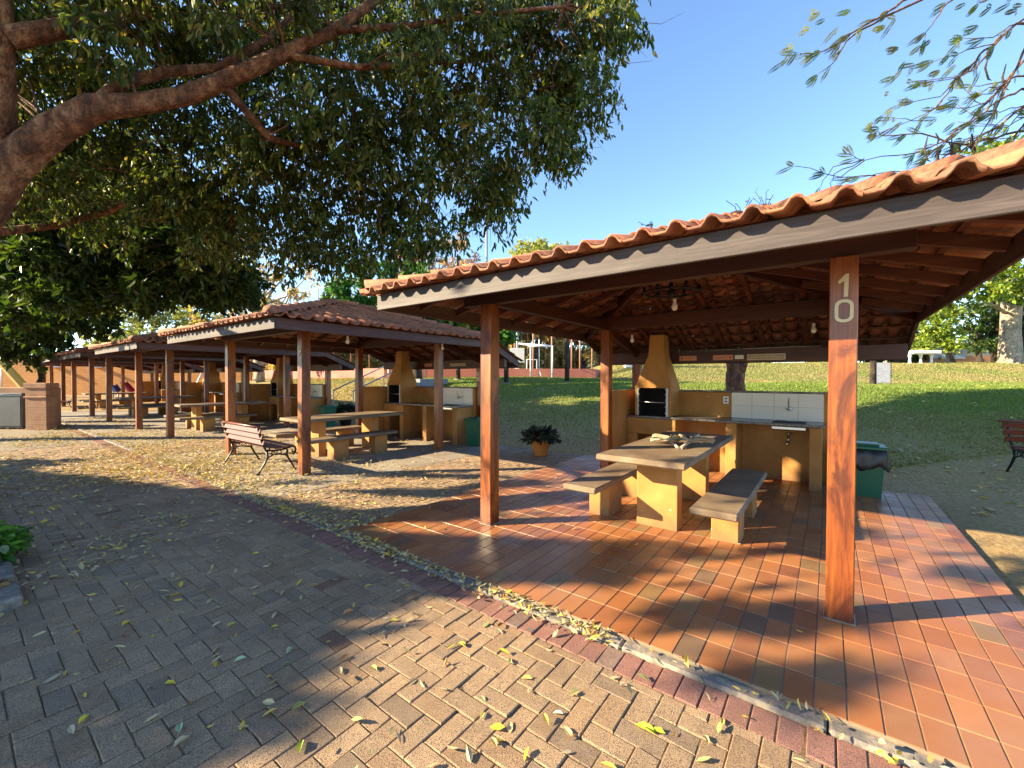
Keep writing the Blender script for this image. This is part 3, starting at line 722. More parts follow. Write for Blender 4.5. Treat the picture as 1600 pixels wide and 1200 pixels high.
# ================================================================ TREES
SDn = np.array(SD); TAN = -SDn[2]/math.hypot(SDn[0], SDn[1])
def nz(x, y, sx, sy, ph=0):          # cheap smooth noise, about -1..1
    a = x/sx; b = y/sy
    return (np.sin(a*1.7+ph+1.3*np.sin(b*.9+ph))+np.sin(b*2.3+ph*2+1.1*np.sin(a*1.1))+np.sin((a+b)*1.31+ph*.7))/3
def shade_mask(P):
    """keep chance per leaf, shaping crowns to lay planned sun and shade on the court (1 = dense, 0 = open)"""
    t = (P[:, 2]+.03)/(-SDn[2]); gx_ = P[:, 0]+SDn[0]*t; gy_ = P[:, 1]+SDn[1]*t
    p = np.full(len(P), .55)
    edge = 4.9-.35*(gx_+1.48)
    xb = -1.02+.14*np.sin(gy_*4.1)+.12*np.sin(gy_*9.7)+.25*(gy_ > 3.1)*1.2
    shade = (gy_ < edge) & (gx_ < xb)
    p = np.where(shade, 1.0, p)
    litband = (gy_ >= edge) & (gx_ < xb+.3) & (gy_ < 13-.75*(gx_+8)*0)
    st = nz(gx_, gy_, 3.5, .30, .4)
    far = gx_ < -8.5
    p = np.where(litband, np.where(far, np.where(st > .0, .9, .02), np.where(st > .62, .5, 0)), p)
    fore = (gx_ >= xb) & (gy_ < 3.3)
    p = np.where(fore, np.where((gx_ > 1.4) & (nz(gx_, gy_, 1.4, .22, 1.) > .22), .85, 0), p)
    plat = (gx_ >= xb) & (gy_ >= 3.3) & (gy_ < 6.6)
    st2 = nz(gx_, gy_, 1.9, .17, 2.2)
    band = (gy_ > 3.4) & (gy_ < 3.9) & (gx_ < 1.2)
    p = np.where(plat, np.where(st2 > .34, .9, .02), p); p = np.where(band & plat, .9, p)
    litA = (gx_ > -1.6) & (gx_ < 1.0) & (gy_ > 4.25) & (gy_ < 5.9)
    p = np.where(litA, np.where(st2 > .6, .5, 0), p)
    gly = (gx_-A0.x)*UY.x+(gy_-A0.y)*UY.y; lawn = gly > 4.5
    p = np.where(lawn & (gx_ > -6), .95, p)
    mid = (gx_ > -3.2) & (gy_ > 5.5) & (gly < 4.5) & (gx_ < 1.2) & ~plat
    p = np.where(mid, np.where(nz(gx_, gy_, 1.6, .2, .9) > .3, .8, .0), p)
    p = np.where(gy_ > 20, .0, p)
    # light that lands on roofs, fascias and posts
    for z0, fp in ((2.6, .28), (2.1, .4)):
        t = (P[:, 2]-z0)/(-SDn[2]); x_ = P[:, 0]+SDn[0]*t; y_ = P[:, 1]+SDn[1]*t
        lx_ = (x_-A0.x)*UX.x+(y_-A0.y)*UX.y; ly_ = (x_-A0.x)*UY.x+(y_-A0.y)*UY.y
        for k in range(4):
            on = (lx_+k*SP > -1.1) & (lx_+k*SP < 4.1) & (ly_ > -1.1) & (ly_ < (1.2 if k == 0 else .4)) & (t > 0)
            p = np.where(on, np.minimum(p, np.where(nz(x_, y_, .9, .25, 5.) > .25, .7, .04) if k == 0 else fp), p)
    for (px, py) in [L2W(W, 0)[:2], L2W(0, 0)[:2], L2W(0, D1)[:2], L2W(W, 0, 0, 1)[:2]]:
        tt = (px-P[:, 0])/SDn[0]; yy = P[:, 1]+SDn[1]*tt; zz = P[:, 2]+SDn[2]*tt
        on = (tt > 0) & (abs(yy-py) < .16) & (zz > -.0) & (zz < 1.95)
        p = np.where(on, np.minimum(p, np.where(nz(zz, yy, .35, .3, 3.) > .35, .55, .0)), p)
    return p
def leaf_cols(n, pal, var=.25):
    c = np.array([x[0] for x in pal]); wts = np.array([x[1] for x in pal], float); wts /= wts.sum()
    k = rng.choice(len(pal), n, p=wts); col = c[k]*(1+rng.uniform(-var, var, (n, 1))); return col
TG = [((.040, .066, .014), 4), ((.068, .105, .018), 4), ((.12, .16, .028), 2.5), ((.22, .23, .05), 1.1), ((.34, .29, .09), .4)]
GREEN = [((.035, .065, .014), 4), ((.055, .10, .02), 4), ((.085, .13, .028), 2.5), ((.14, .17, .04), 1), ((.2, .17, .04), .15)]
def crown(name, blobs, per, Lm, parent, pal=GREEN, mask=True, droop=.5, wid=.36, six=True, mat='leaf', frame=None, var=.25, cluster=.28):
    """blobs: (x,y,z,r). Leaves sit on twigs: many small sprays inside each blob, denser to the outside"""
    Ps = []; 
    for (x, y, z, r) in blobs:
        nt_ = max(6, int(per*r*r/8)); c = unit(nt_)*(rng.uniform(.25, 1, (nt_, 1))**.6)*r*np.array([1, 1, .8])+np.array([x, y, z])
        tw = np.repeat(c, 8, axis=0); out = np.repeat(unit(nt_), 8, axis=0)
        s = rng.uniform(0, 1, (len(tw), 1)); P = tw+out*s*cluster*r+np.array([0, 0, -1])*s*droop*.25*r+rng.normal(size=tw.shape)*.035*r
        Ps.append(np.hstack([P, out]))
    A = np.vstack(Ps); P = A[:, :3]; out = A[:, 3:]
    if mask is True:
        keep = rng.uniform(size=len(P)) < shade_mask(P); P = P[keep]; out = out[keep]
    elif mask is not None and mask is not False:
        keep = mask(P); P = P[keep]; out = out[keep]
    if frame: 
        keep = frame(P); P = P[keep]; out = out[keep]
    n = len(P); D = out*.5+unit(n)*.7+np.array([0, 0, -droop]); N = unit(n)+np.array([0, 0, .9])
    L = Lm*rng.uniform(.5, 1.35, n)
    V, F, k = leaf_geo(P, D, N, L, L*wid*rng.uniform(.8, 1.2, n), curl=rng.uniform(-.05, .25, n) if six else 0, six=six)
    V = V-np.array(parent.location)
    C = np.repeat(leaf_cols(n, pal, var), k, axis=0)
    return np_mesh(name, V, F, M[mat], C, parent)
def limb_path(p0, p1, n=7, sag=.0, wob=.08):
    p0, p1 = Vector(p0), Vector(p1); L = (p1-p0).length; pts = []
    for i in range(n+1):
        t = i/n; p = p0.lerp(p1, t)+Vector((0, 0, sag*4*t*(1-t)))
        if 0 < i < n: p += Vector([random.gauss(0, wob*L*.25) for _ in range(3)])
        pts.append(p)
    return pts
# ---- the big tree whose limbs reach over the court
T1 = Vector((-7.3, 3.45, -.03))
big = empty('shade_tree', T1, 0, 'huge shade tree with thick reddish limb reaching over the court from the left edge', 'tree')
def rel(pts, o): return [Vector(p)-o for p in pts]
mb = MB()
fork = at(12, 300, 5.05)
mb.tube(rel([T1+Vector((-.15, 0, -.1)), T1+Vector((0, 0, .35)), T1+Vector((.25, .35, 1.2)), T1+Vector((.65, .95, 2.5)), at(-60, 372, 4.9), fork+Vector((-.12, 0, .1))], T1), [.62, .46, .37, .32, .26, .10], 16, wob=.05)
main = [at(-75, 385, 4.95), at(-40, 330, 5.0), at(10, 262, 5.05), at(80, 205, 5.1), at(150, 168, 5.15), at(215, 163, 5.25), at(290, 150, 5.4), at(345, 128, 5.5), at(440, 85, 5.7), at(520, 48, 5.9), at(590, -2, 6.1), at(680, -80, 6.4)]
mb.tube(rel(main, T1), [.27, .24, .19, .158, .142, .118, .108, .100, .09, .07, .058, .035], 18, wob=.09)
mb.tube(rel([at(-40, 300, 5.1), at(-12, 180, 4.9), at(-8, 60, 4.8), at(-10, -80, 4.7)], T1), [.24, .19, .16, .13], 14, wob=.07)
mb.build('trunk', M['bark'], big)
def branch(pts, r0, r1, n=9):
    s = MB(); m_ = len(pts); s.tube(rel(pts, T1), [r0+(r1-r0)*i/(m_-1) for i in range(m_)], n, wob=.04); s.build('branch', M['bark'], big)
branch([at(150, 168, 5.15), at(190, 128, 5.3), at(260, 112, 5.6), at(340, 105, 6.0), at(420, 60, 6.3), at(500, -20, 6.6)], .09, .03)
branch([at(-70, 350, 5.2), at(-30, 366, 6.6), at(90, 352, 8.0), at(170, 330, 8.0), at(235, 293, 7.8), at(300, 288, 7.8), at(380, 285, 8.0), at(425, 245, 8.3), at(520, 215, 8.6)], .075, .025)
branch([at(235, 293, 7.6), at(270, 330, 7.8), at(350, 315, 8.0), at(420, 268, 8.3)], .05, .02)
branch([at(440, 85, 5.7), at(560, 105, 6.0), at(650, 100, 6.4), at(740, 95, 6.7), at(830, 60, 7.1)], .055, .015)
branch([at(345, 128, 5.5), at(420, 215, 6.2), at(480, 232, 6.9), at(560, 205, 7.4), at(640, 190, 7.9), at(720, 230, 8.4)], .06, .012)
branch([at(520, 48, 5.9), at(640, 40, 6.0), at(760, 22, 6.1), at(880, 10, 6.2), at(940, 40, 6.3)], .05, .01)
branch([at(12, 60, 4.8), at(120, 40, 5.2), at(220, 20, 5.8), at(330, 30, 6.4), at(430, 10, 7.0)], .12, .03)
branch([at(640, 190, 7.9), at(730, 180, 7.6), at(800, 150, 7.3), at(880, 130, 7.1)], .03, .008)
CAN = [(-80, -80), (1000, -80), (985, 10), (965, 70), (925, 95), (935, 150), (895, 165), (880, 215), (890, 250), (845, 255), (815, 285), (800, 325), (765, 330), (738, 345), (722, 372), (690, 360), (650, 395), (600, 385), (560, 430), (520, 415), (480, 400), (440, 440), (400, 400), (330, 380), (200, 340), (-80, 330)]
def inside(px, py, poly):
    r = np.zeros(len(px), bool); n = len(poly)
    for i in range(n):
        x0, y0 = poly[i]; x1, y1 = poly[(i+1) % n]
        c = ((y0 > py) != (y1 > py)) & (px < (x1-x0)*(py-y0)/((y1-y0) if y1 != y0 else 1e-9)+x0); r ^= c
    return r
def pxy(P):
    P = np.asarray(P, float); d = P-np.array([0, 0, HC]); y = np.maximum(d@np.array(fw), .05)
    return 800+661.71*(d@np.array(rt))/y, 600-661.71*(d@np.array(upv))/y
blobs = []
u0 = np.random.RandomState(5)
cand = []
for gy__ in range(-60, 450, 44):
    for gx__ in range(-60, 1000, 50):
        u, v = gx__+u0.uniform(-25, 25), gy__+u0.uniform(-22, 22)
        D = 4.9+2.0*u0.uniform()+max(0, v-60)*.010
        if u > 760 or v > 300: D = 6.4+1.4*u0.uniform()+max(0, v-150)*.006
        cand.append((u, v, D))
cu = np.array([c[0] for c in cand]); cv = np.array([c[1] for c in cand]); ok = inside(cu, cv, CAN)
for (u, v, D), k in zip(cand, ok):
    if not k: continue
    MP = [(-40, 330), (10, 262), (80, 205), (150, 168), (290, 150), (345, 128), (440, 85), (520, 48), (600, -8)]
    dd_ = min(math.hypot(u-(a_[0]+(b_[0]-a_[0])*t_), v-(a_[1]+(b_[1]-a_[1])*t_)) for a_, b_ in zip(MP, MP[1:]) for t_ in (0, .25, .5, .75, 1))
    if dd_ < 62: D = 6.9+u0.uniform(0, .8)+(.5 if u > 400 else 0)      # keep the big limb in the open
    r = D*u0.uniform(.062, .085); p = at(u, v, D); blobs.append((p.x, p.y, p.z, r))
for (u, v, D, r) in ((945, 30, 6.4, .5), (915, 120, 6.6, .42), (870, 200, 7, .45), (862, 235, 7.2, .32), (780, 300, 7.8, .4), (735, 330, 8.2, .3), (660, 385, 8.5, .35), (600, 360, 8.6, .4), (510, 400, 8.8, .45), (450, 420, 9, .35), (560, 400, 8.6, .3)):
    p = at(u, v, D); blobs.append((p.x, p.y, p.z, r))
nodes = [Vector(p_) for p_ in main[3:]]+[at(*q_) for q_ in ((260, 112, 5.6), (420, 60, 6.3), (300, 288, 7.8), (425, 245, 8.3), (560, 105, 6.0), (740, 95, 6.7), (830, 60, 7.1), (420, 215, 6.2), (560, 205, 7.4), (640, 190, 7.9), (720, 230, 8.4), (760, 22, 6.1), (880, 10, 6.2), (730, 180, 7.6), (220, 20, 5.8), (430, 10, 7.0))]
tw = MB()
for i_, (x, y, z, r) in enumerate(blobs):
    c_ = Vector((x, y, z)); nn2 = min(nodes, key=lambda q_: (q_-c_).length)
    if (nn2-c_).length > 2.6: nn2 = c_+Vector((-.9, -.2, .7))
    tw.tube(rel(limb_path(nn2, c_, 5, .08, .12), T1), [.02, .016, .013, .010, .008, .005], 5)
    for _ in range(5):
        e_ = c_+Vector((random.gauss(0, .6), random.gauss(0, .6), random.gauss(-.3, .5)))*r*1.5; tw.tube(rel(limb_path(c_, e_, 3, 0, .15), T1), [.006, .005, .004, .002], 4)
tw.build('twigs', M['bark'], big)
crown('crown', blobs, 1850, .125, big, droop=.9, wid=.34, cluster=.45, pal=TG)
# part of the same crown that spreads above and to the left, out of the picture
ob = []
for i in range(26):
    x, y, z = u0.uniform(-11, -3), u0.uniform(2.6, 7.2), u0.uniform(5.6, 8)
    u, v = pxy(np.array([[x, y, z]])); 
    if v[0] < -160 or u[0] < -160: ob.append((x, y, z, u0.uniform(.7, 1.1)))
crown('upper_crown', ob, 500, .2, big, six=False, wid=.45)
# ---- unseen trees at the left, added and shaped to lay shade across the court
def offscreen(P):
    u, v = pxy(P); d = (P-np.array([0, 0, HC]))@np.array(fw)
    return (d < .05) | (u < -25)
for n_, (tx, ty, lab) in enumerate([(-11.5, 1.5, 'unseen tree shaped to shade the court, at its left, nearer the camera'), (-13.6, 4.6, 'unseen tree shaped to shade the court, at its left, beside the planter')]):
    o = empty('unseen_shade_tree', (tx, ty, -.05), 0, lab, 'tree')
    s = MB(); s.tube([(0, 0, 0), (.1, 0, 1.2), (0, .1, 2.4), (.1, 0, 3.8)], [.26, .2, .17, .1], 10, wob=.05); s.build('trunk', M['bark'], o)
    bl = []
    for i in range(46):
        x = tx+u0.uniform(-2.6, 2.6); y = ty+u0.uniform(-2.6, 2.4); z = u0.uniform(.7, 5.6); bl.append((x, y, z, u0.uniform(.65, .95)))
    crown('crown', bl, 1900, .24, o, six=False, wid=.5, frame=offscreen)
def notfar(P):  # drops leaves whose shadow would reach the sunlit far bank
    t = P[:, 2]/(-SDn[2]); return (P[:, 1]+SDn[1]*t < 19.6)|(P[:, 2] < 2.2)
# ---- the row of dark trees behind, left
def bigtree(name, label, base, trunk_r, blobs, per, L, pal, bk='darkbark', mask=True, group=None, limbs=5, mat='leaf', wid=.42, droop=.4, six=False, cat='tree', var=.25, trunk_top=None, cluster=.28, high=False):
    b = Vector(base); o = empty(name, b, 0, label, cat, group)
    top = Vector(trunk_top) if trunk_top else Vector((b.x, b.y, np.mean([q_[2] for q_ in blobs])))
    s = MB(); path = limb_path(b+Vector((0, 0, -.2)), top, 6, 0, .05); s.tube(rel(path, b), [trunk_r*(1.25-.75*i/6) for i in range(7)], 10, wob=.05)
    idx = np.random.RandomState(len(blobs)).permutation(len(blobs))[:limbs]
    for i in idx:
        st = path[random.randint(2, 5) if not high else random.randint(5, 6)]; s.tube(rel(limb_path(st, blobs[i][:3], 5, .2, .1), b), [trunk_r*.42, trunk_r*.35, trunk_r*.28, trunk_r*.2, trunk_r*.12, trunk_r*.06], 6)
    s.build('trunk', M[bk], o)
    crown('crown', blobs, per, L, o, pal=pal, mask=mask, six=six, mat=mat, wid=wid, droop=droop, var=var, cluster=cluster)
    return o
DG = [((.022, .045, .010), 4), ((.035, .07, .013), 4), ((.06, .10, .02), 2), ((.12, .16, .03), .7)]
def poly_blobs(poly, step, Df, rf, seed, jit=.45):
    rs = np.random.RandomState(seed); xs = [p[0] for p in poly]; ys = [p[1] for p in poly]; out = []
    for v in np.arange(min(ys), max(ys), step):
        for u in np.arange(min(xs), max(xs), step):
            uu, vv = u+rs.uniform(-1, 1)*step*jit, v+rs.uniform(-1, 1)*step*jit
            if inside(np.array([uu]), np.array([vv]), poly)[0]:
                D = rs.uniform(*Df); p = at(uu, vv, D); out.append((p.x, p.y, p.z, D*rs.uniform(*rf)/661.71))
    return out
pl = [(-60, 200), (120, 200), (260, 260), (330, 330), (385, 380), (385, 450), (330, 480), (300, 470), (285, 430), (225, 440), (195, 472), (160, 492), (110, 515), (60, 535), (-60, 545)]
bl = poly_blobs(pl, 36, (13, 17), (26, 36), 21)
bigtree('dense_tree', 'dense dark green tree hanging low over the far shelters at the left', (-23.5, 14.5, -.05), .35, bl, 900, .30, DG, mask=notfar, trunk_top=(-17, 14.8, 7.5), limbs=7, high=True)
pl = [(-60, 440), (60, 470), (110, 500), (95, 530), (50, 552), (-60, 556)]
bl = poly_blobs(pl, 30, (16.3, 17.8), (24, 32), 22)
bigtree('hanging_tree', 'low dark foliage of a tree hanging before the orange wall at the left edge', (-25, 16.5, -.05), .3, bl, 800, .3, DG, mask=notfar, trunk_top=(-22, 16.8, 5))
pl = [(-40, 250), (330, 300), (392, 360), (392, 440), (345, 478), (290, 455), (235, 462), (150, 480), (-40, 500)]
bl = [b_ for b_ in poly_blobs(pl, 38, (9.6, 11.8), (28, 40), 23) if b_[2] > 3.5 and b_[1]+.13*2.36*b_[2] < 19]
bl += [(x_, y_, z_, .75) for x_, y_, z_ in ((-9.6, 11.2, 4.4), (-8.6, 11.4, 4.3), (-7.6, 11.6, 4.1), (-10.6, 11.0, 4.6), (-8.0, 12.4, 4.2), (-9.2, 12.4, 4.6), (-7.0, 11.0, 4.2), (-7.8, 10.4, 4.5), (-9.0, 10.2, 4.9))]
bigtree('leaning_tree', 'dark leafy tree crown added to shade the lawn, between the shade tree and the second shelter roof', (-17.5, 10.5, -.05), .3, bl, 1100, .2, DG, mask=None, trunk_top=(-12.9, 10.4, 6.2), limbs=7, high=True, six=True, wid=.4)  # tree added as a caster for the lawn's shade; also fills out the canopy
# small tree behind the brick pillar
b = gp(62, 640); b = at(60, 640, 17.5); base = Vector((b.x, b.y, -.05))
p = [at(58, 540, 17.5), at(80, 548, 17.5), at(40, 545, 17.5), at(62, 572, 17.5), at(50, 560, 17.5)]
bigtree('young_tree', 'young thin tree rising behind the brick pillar at the left', base, .12, [(q_.x, q_.y, q_.z, r_) for q_, r_ in zip(p, (.6, .5, .5, .3, .3))], 260, .22, [((.10, .16, .03), 1), ((.06, .10, .02), 1)], limbs=4, mask=None)
# ---- trees beyond the shelters
def pb(items):
    out = []
    for u, v, D, r in items:
        p = at(u, v, D); out.append((p.x, p.y, p.z, r*D/661.71))
    return out
MANGO = [((.045, .13, .02), 3), ((.07, .20, .03), 3), ((.03, .08, .015), 2), ((.12, .22, .04), 1)]
bl = poly_blobs([(545, 425), (570, 405), (625, 400), (665, 420), (690, 450), (740, 480), (800, 505), (820, 540), (700, 540), (560, 505), (500, 470)], 20, (19, 22), (13, 19), 3)
bigtree('leafy_tree', 'bright green leafy tree behind the second shelter roof', (-4.6, 20.5, 1.3), .22, bl, 900, .30, MANGO, mask=None, wid=.4)
PK = [((.42, .27, .19), 4), ((.33, .20, .13), 2), ((.45, .38, .2), 1)]
bl = poly_blobs([(590, 395), (640, 372), (700, 368), (748, 385), (762, 412), (720, 440), (640, 445), (600, 430)], 17, (33, 38), (8, 12), 4)
bigtree('bare_tree', 'nearly bare tree with pinkish brown twigs beside the tall pole', (-6.5, 35, 1.6), .28, bl, 620, .26, PK, mask=None, limbs=26, bk='palebark', wid=.3)
bl = poly_blobs([(800, 392), (812, 382), (842, 376), (880, 380), (888, 396), (870, 410), (800, 410)], 10, (36, 40), (8, 12), 5)
bigtree('round_tree', 'light green tree top showing above the nearest roof', (2.4, 38, 1.6), .25, bl+pb([(840, 425, 38, 26), (850, 460, 38, 26)]), 700, .3, [((.30, .34, .09), 2), ((.38, .40, .12), 2), ((.2, .24, .06), 1)], mask=None)
bl = poly_blobs([(385, 380), (480, 400), (505, 440), (480, 475), (440, 500), (390, 520), (330, 520), (300, 500), (290, 470), (330, 440)], 22, (27, 33), (8, 13), 6)
bigtree('thinning_tree', 'thin tree with yellow and pinkish leaves left of the fence', (-18.5, 31, .8), .3, bl, 420, .26, [((.42, .28, .15), 3), ((.40, .36, .10), 3), ((.30, .17, .10), 1), ((.14, .18, .04), 1)], mask=None, limbs=22, bk='palebark', wid=.4)
bl = poly_blobs([(130, 520), (190, 470), (240, 450), (300, 470), (350, 500), (360, 545), (140, 560)], 24, (40, 50), (15, 22), 8)
bigtree('hazy_tree', 'pale green bushy tree beyond the orange wall above the far roofs', (-38, 45, .3), .35, bl, 300, .4, [((.16, .21, .06), 3), ((.24, .28, .08), 3), ((.12, .14, .07), 2)], mask=None)
OL = [((.30, .28, .09), 3), ((.44, .34, .14), 3), ((.20, .22, .07), 3), ((.56, .38, .22), 2)]
for i, (ua, ub, v0, lab) in enumerate([(420, 520, 480, 'olive brown tree behind the court fence, left of the stairs'), (505, 640, 478, 'dull green tree behind the court fence near the stairs'), (630, 800, 470, 'olive tree behind the court fence left of the front post'), (790, 880, 498, 'brownish tree directly behind the goal'), (865, 960, 505, 'yellowish olive tree behind the fence corner')]):
    bl = poly_blobs([(ua, v0), (ub, v0), (ub+10, 577), (ua-10, 577)], 22, (37, 43), (16, 22), 30+i)
    x = at((ua+ub)/2, 560, 40).x
    bigtree('boundary_tree', lab, (x, 40, 1.6), .25, bl, 620, .42, OL, mask=None, group='trees behind the court fence')
# shade tree on the lawn whose forked trunk shows behind the counter
b = at(1148, 625, 9.6); zb = tz(b.x, b.y)
lawn = empty('lawn_tree', (b.x, b.y, zb), 0, 'tree on the lawn with forked scarred trunk seen above the nearest counter', 'tree')
o_ = Vector((b.x, b.y, zb)); s = MB()
s.tube(rel([Vector((b.x, b.y, zb-.2)), at(1150, 620, 9.6), at(1147, 598, 9.6), at(1149, 582, 9.6)], o_), [.27, .22, .195, .20], 14, wob=.06)
s.tube(rel([at(1148, 590, 9.6), at(1144, 570, 9.6), at(1138, 540, 9.6), at(1125, 480, 9.5)], o_), [.15, .13, .11, .08], 10, wob=.06)
s.tube(rel([at(1150, 590, 9.6), at(1157, 570, 9.6), at(1166, 540, 9.7), at(1185, 480, 9.8)], o_), [.15, .13, .11, .08], 10, wob=.06); s.build('trunk', M['bark'], lawn)
crown('crown', pb([(1120, 460, 9.5, 55), (1180, 450, 9.8, 60), (1140, 430, 9.6, 45), (1220, 470, 9.9, 40), (1080, 480, 9.5, 40)]), 500, .12, lawn, mask=None)
# ---- right background: bright tree with thick pale trunk, shrubs
def onbank(u, y): 
    x = at(u, 590, y).x; return Vector((x, y, tz(x, y)))
BG = [((.17, .26, .03), 4), ((.26, .34, .045), 3), ((.08, .13, .02), 3), ((.35, .36, .06), 1)]
bl = poly_blobs([(1400, 395), (1620, 395), (1640, 470), (1600, 455), (1545, 470), (1520, 465), (1450, 480), (1430, 460)], 26, (26, 30), (17, 26), 41)
B = onbank(1578, 29.5)
o = empty('bank_tree', B, 0, 'tree with thick pale trunk and bright yellow green leaves at the right', 'tree')
s = MB(); s.tube(rel([B+Vector((0, 0, -.3)), B+Vector((0, 0, .25)), at(1578, 520, 29.5), at(1580, 470, 29.5), at(1584, 430, 29.3)], B), [.85, .62, .52, .50, .40], 16, wob=.04)
s.tube(rel([at(1580, 462, 29.5), at(1600, 440, 29), at(1625, 410, 28.5)], B), [.3, .22, .12], 10); s.tube(rel([at(1575, 470, 29.5), at(1550, 452, 29), at(1520, 440, 28.5), at(1480, 430, 28)], B), [.2, .14, .1, .05], 8); s.tube(rel([at(1572, 490, 29.5), at(1556, 478, 29), at(1535, 470, 28.5)], B), [.12, .09, .05], 8)
s.build('trunk', M['palebark'], o); crown('crown', bl, 420, .34, o, pal=BG, mask=None, six=False, wid=.5)
bl = poly_blobs([(1425, 500), (1450, 480), (1500, 485), (1510, 520), (1490, 545), (1440, 545), (1425, 530)], 17, (30, 33), (12, 17), 42)
bigtree('shrubby_tree', 'low multi stemmed tree with yellow green leaves behind the white table', onbank(1488, 33), .2, bl, 700, .28, BG, mask=None, trunk_top=tuple(at(1478, 530, 32)), limbs=8)
bl = poly_blobs([(1500, 470), (1560, 475), (1565, 530), (1545, 545), (1500, 535)], 17, (34, 37), (13, 18), 43)
bigtree('shrubby_tree', 'dark shrubby tree left of the thick pale trunk', onbank(1530, 36), .2, bl, 600, .3, DG, mask=None, trunk_top=tuple(at(1530, 520, 36)), limbs=8)
bl = poly_blobs([(1590, 450), (1680, 440), (1680, 540), (1590, 530)], 20, (34, 38), (14, 20), 44)
bigtree('shrubby_tree', 'dark leaning tree right of the thick pale trunk', onbank(1600, 36), .3, bl, 420, .32, DG, mask=None, limbs=6)
for i, (ua, ub, v0, lab) in enumerate([(935, 1060, 530, 'dark tree beyond the lawn left of the chimney'), (1050, 1300, 520, 'wide dark tree line tree beyond the road behind the signs'), (1290, 1450, 505, 'dark tree beyond the paved road right of the numbered post')]):
    bl = poly_blobs([(ua, v0), (ub, v0), (ub+10, 560), (ua-10, 562)], 24, (42, 50), (18, 26), 50+i)
    x = at((ua+ub)/2, 560, 46).x
    bigtree('boundary_tree', lab, (x, 46, tz(x, 46)), .25, bl, 600, .38, DG, mask=None, group='trees beyond the lawn')
bl = poly_blobs([(1500, 225), (1530, 218), (1580, 228), (1620, 240), (1620, 300), (1500, 300)], 26, (29, 33), (22, 30), 61)
bigtree('tall_tree', 'tall tree with yellow green top just above the nearest roof at right', onbank(1560, 38), .4, bl, 300, .36, BG, mask=None, trunk_top=tuple(at(1560, 300, 31)))
# ---- feathery tree at the right
F0 = Vector((11.5, 6.2, -.03))
fe = empty('feathery_tree', F0, 0, 'thin drooping branches with feathery leaves entering at the upper right', 'tree')
s = MB(); hub = at(1900, 250, 6.6)
s.tube(rel([F0, F0+Vector((.1, 0, 2)), F0+Vector((-.2, .1, 4)), at(1960, 200, 6.4), at(1900, 60, 6.4)], F0), [.3, .24, .2, .16, .1], 12, wob=.05)
fr = []     # frond anchors
def spray(pts, r0, fr_at=(), r1=.004):
    P = [at(*p) for p in pts]; Q = []
    for i in range(len(P)-1):                     # smooth a little
        for t in (0, .33, .66): Q.append(P[i].lerp(P[i+1], t)+Vector([random.gauss(0, .012) for _ in range(3)]))
    Q.append(P[-1]); n = len(Q); s.tube(rel(Q, F0), [r0+(r1-r0)*i/(n-1) for i in range(n)], 5)
    for i in range(n):
        if i/n > .35 and random.random() < .35 or i == n-1: fr.append((Q[i], (Q[i]-Q[max(0, i-1)]).normalized()))
sprays = [[(1660, -60, 6), (1500, -30, 6), (1412, 2, 6), (1370, 28, 6), (1330, 50, 6), (1305, 72, 6.1), (1272, 86, 6.1), (1250, 84, 6.1)],
          [(1660, -60, 6), (1500, -28, 6), (1400, 18, 6), (1350, 42, 6), (1322, 68, 6.1), (1305, 95, 6.1), (1278, 116, 6.2)],
          [(1800, 60, 6.3), (1640, -10, 6.2), (1560, -40, 6.1), (1480, 2, 6), (1462, 30, 6), (1445, 60, 6.1)],
          [(1900, 160, 6.6), (1700, 60, 6.4), (1600, 28, 6.2), (1560, 62, 6.1), (1530, 100, 6.1), (1500, 120, 6.1), (1440, 130, 6.1)],
          [(1900, 160, 6.6), (1640, 40, 6.2), (1590, 35, 6.1), (1550, 70, 6.1), (1525, 95, 6.2), (1500, 118, 6.2), (1470, 160, 6.2), (1440, 188, 6.3), (1400, 185, 6.3)],
          [(1900, 260, 6.6), (1660, 90, 6.4), (1600, 95, 6.3), (1570, 130, 6.3), (1545, 160, 6.3), (1500, 200, 6.3), (1460, 235, 6.4), (1420, 270, 6.4), (1398, 285, 6.4)],
          [(1900, 260, 6.6), (1680, 150, 6.4), (1600, 140, 6.4), (1560, 158, 6.4), (1530, 180, 6.4), (1480, 220, 6.5), (1430, 238, 6.5), (1350, 250, 6.5), (1325, 240, 6.5)],
          [(1900, 260, 6.6), (1680, 190, 6.4), (1600, 165, 6.4), (1556, 200, 6.4), (1500, 235, 6.4), (1440, 262, 6.5), (1370, 272, 6.5), (1330, 278, 6.5)],
          [(1900, 260, 6.6), (1680, 200, 6.4), (1610, 180, 6.4), (1580, 220, 6.4), (1545, 262, 6.4), (1520, 290, 6.4)],
          [(1700, 40, 6.2), (1610, 60, 6.2), (1575, 130, 6.2), (1545, 190, 6.3), (1510, 250, 6.3)],
          [(1700, 240, 6.6), (1600, 205, 6.5), (1560, 212, 6.5), (1500, 228, 6.5), (1440, 208, 6.5), (1380, 212, 6.5), (1370, 205, 6.5)],
          [(1700, 120, 6.6), (1600, 118, 6.5), (1560, 128, 6.5), (1520, 134, 6.5)], [(1700, -40, 6), (1600, -20, 6), (1530, 5, 6)]]
for sp__ in sprays: spray(sp__, .022)
for _ in range(26):
    b0 = random.choice(sprays[3:10]); i = random.randint(2, len(b0)-2); u, v, D = b0[i]
    spray([(u, v, D), (u-random.uniform(20, 50), v+random.uniform(5, 35), D+.05), (u-random.uniform(50, 110), v+random.uniform(5, 60), D+.1)], .009)
s.build('branch', M['bark'], fe)
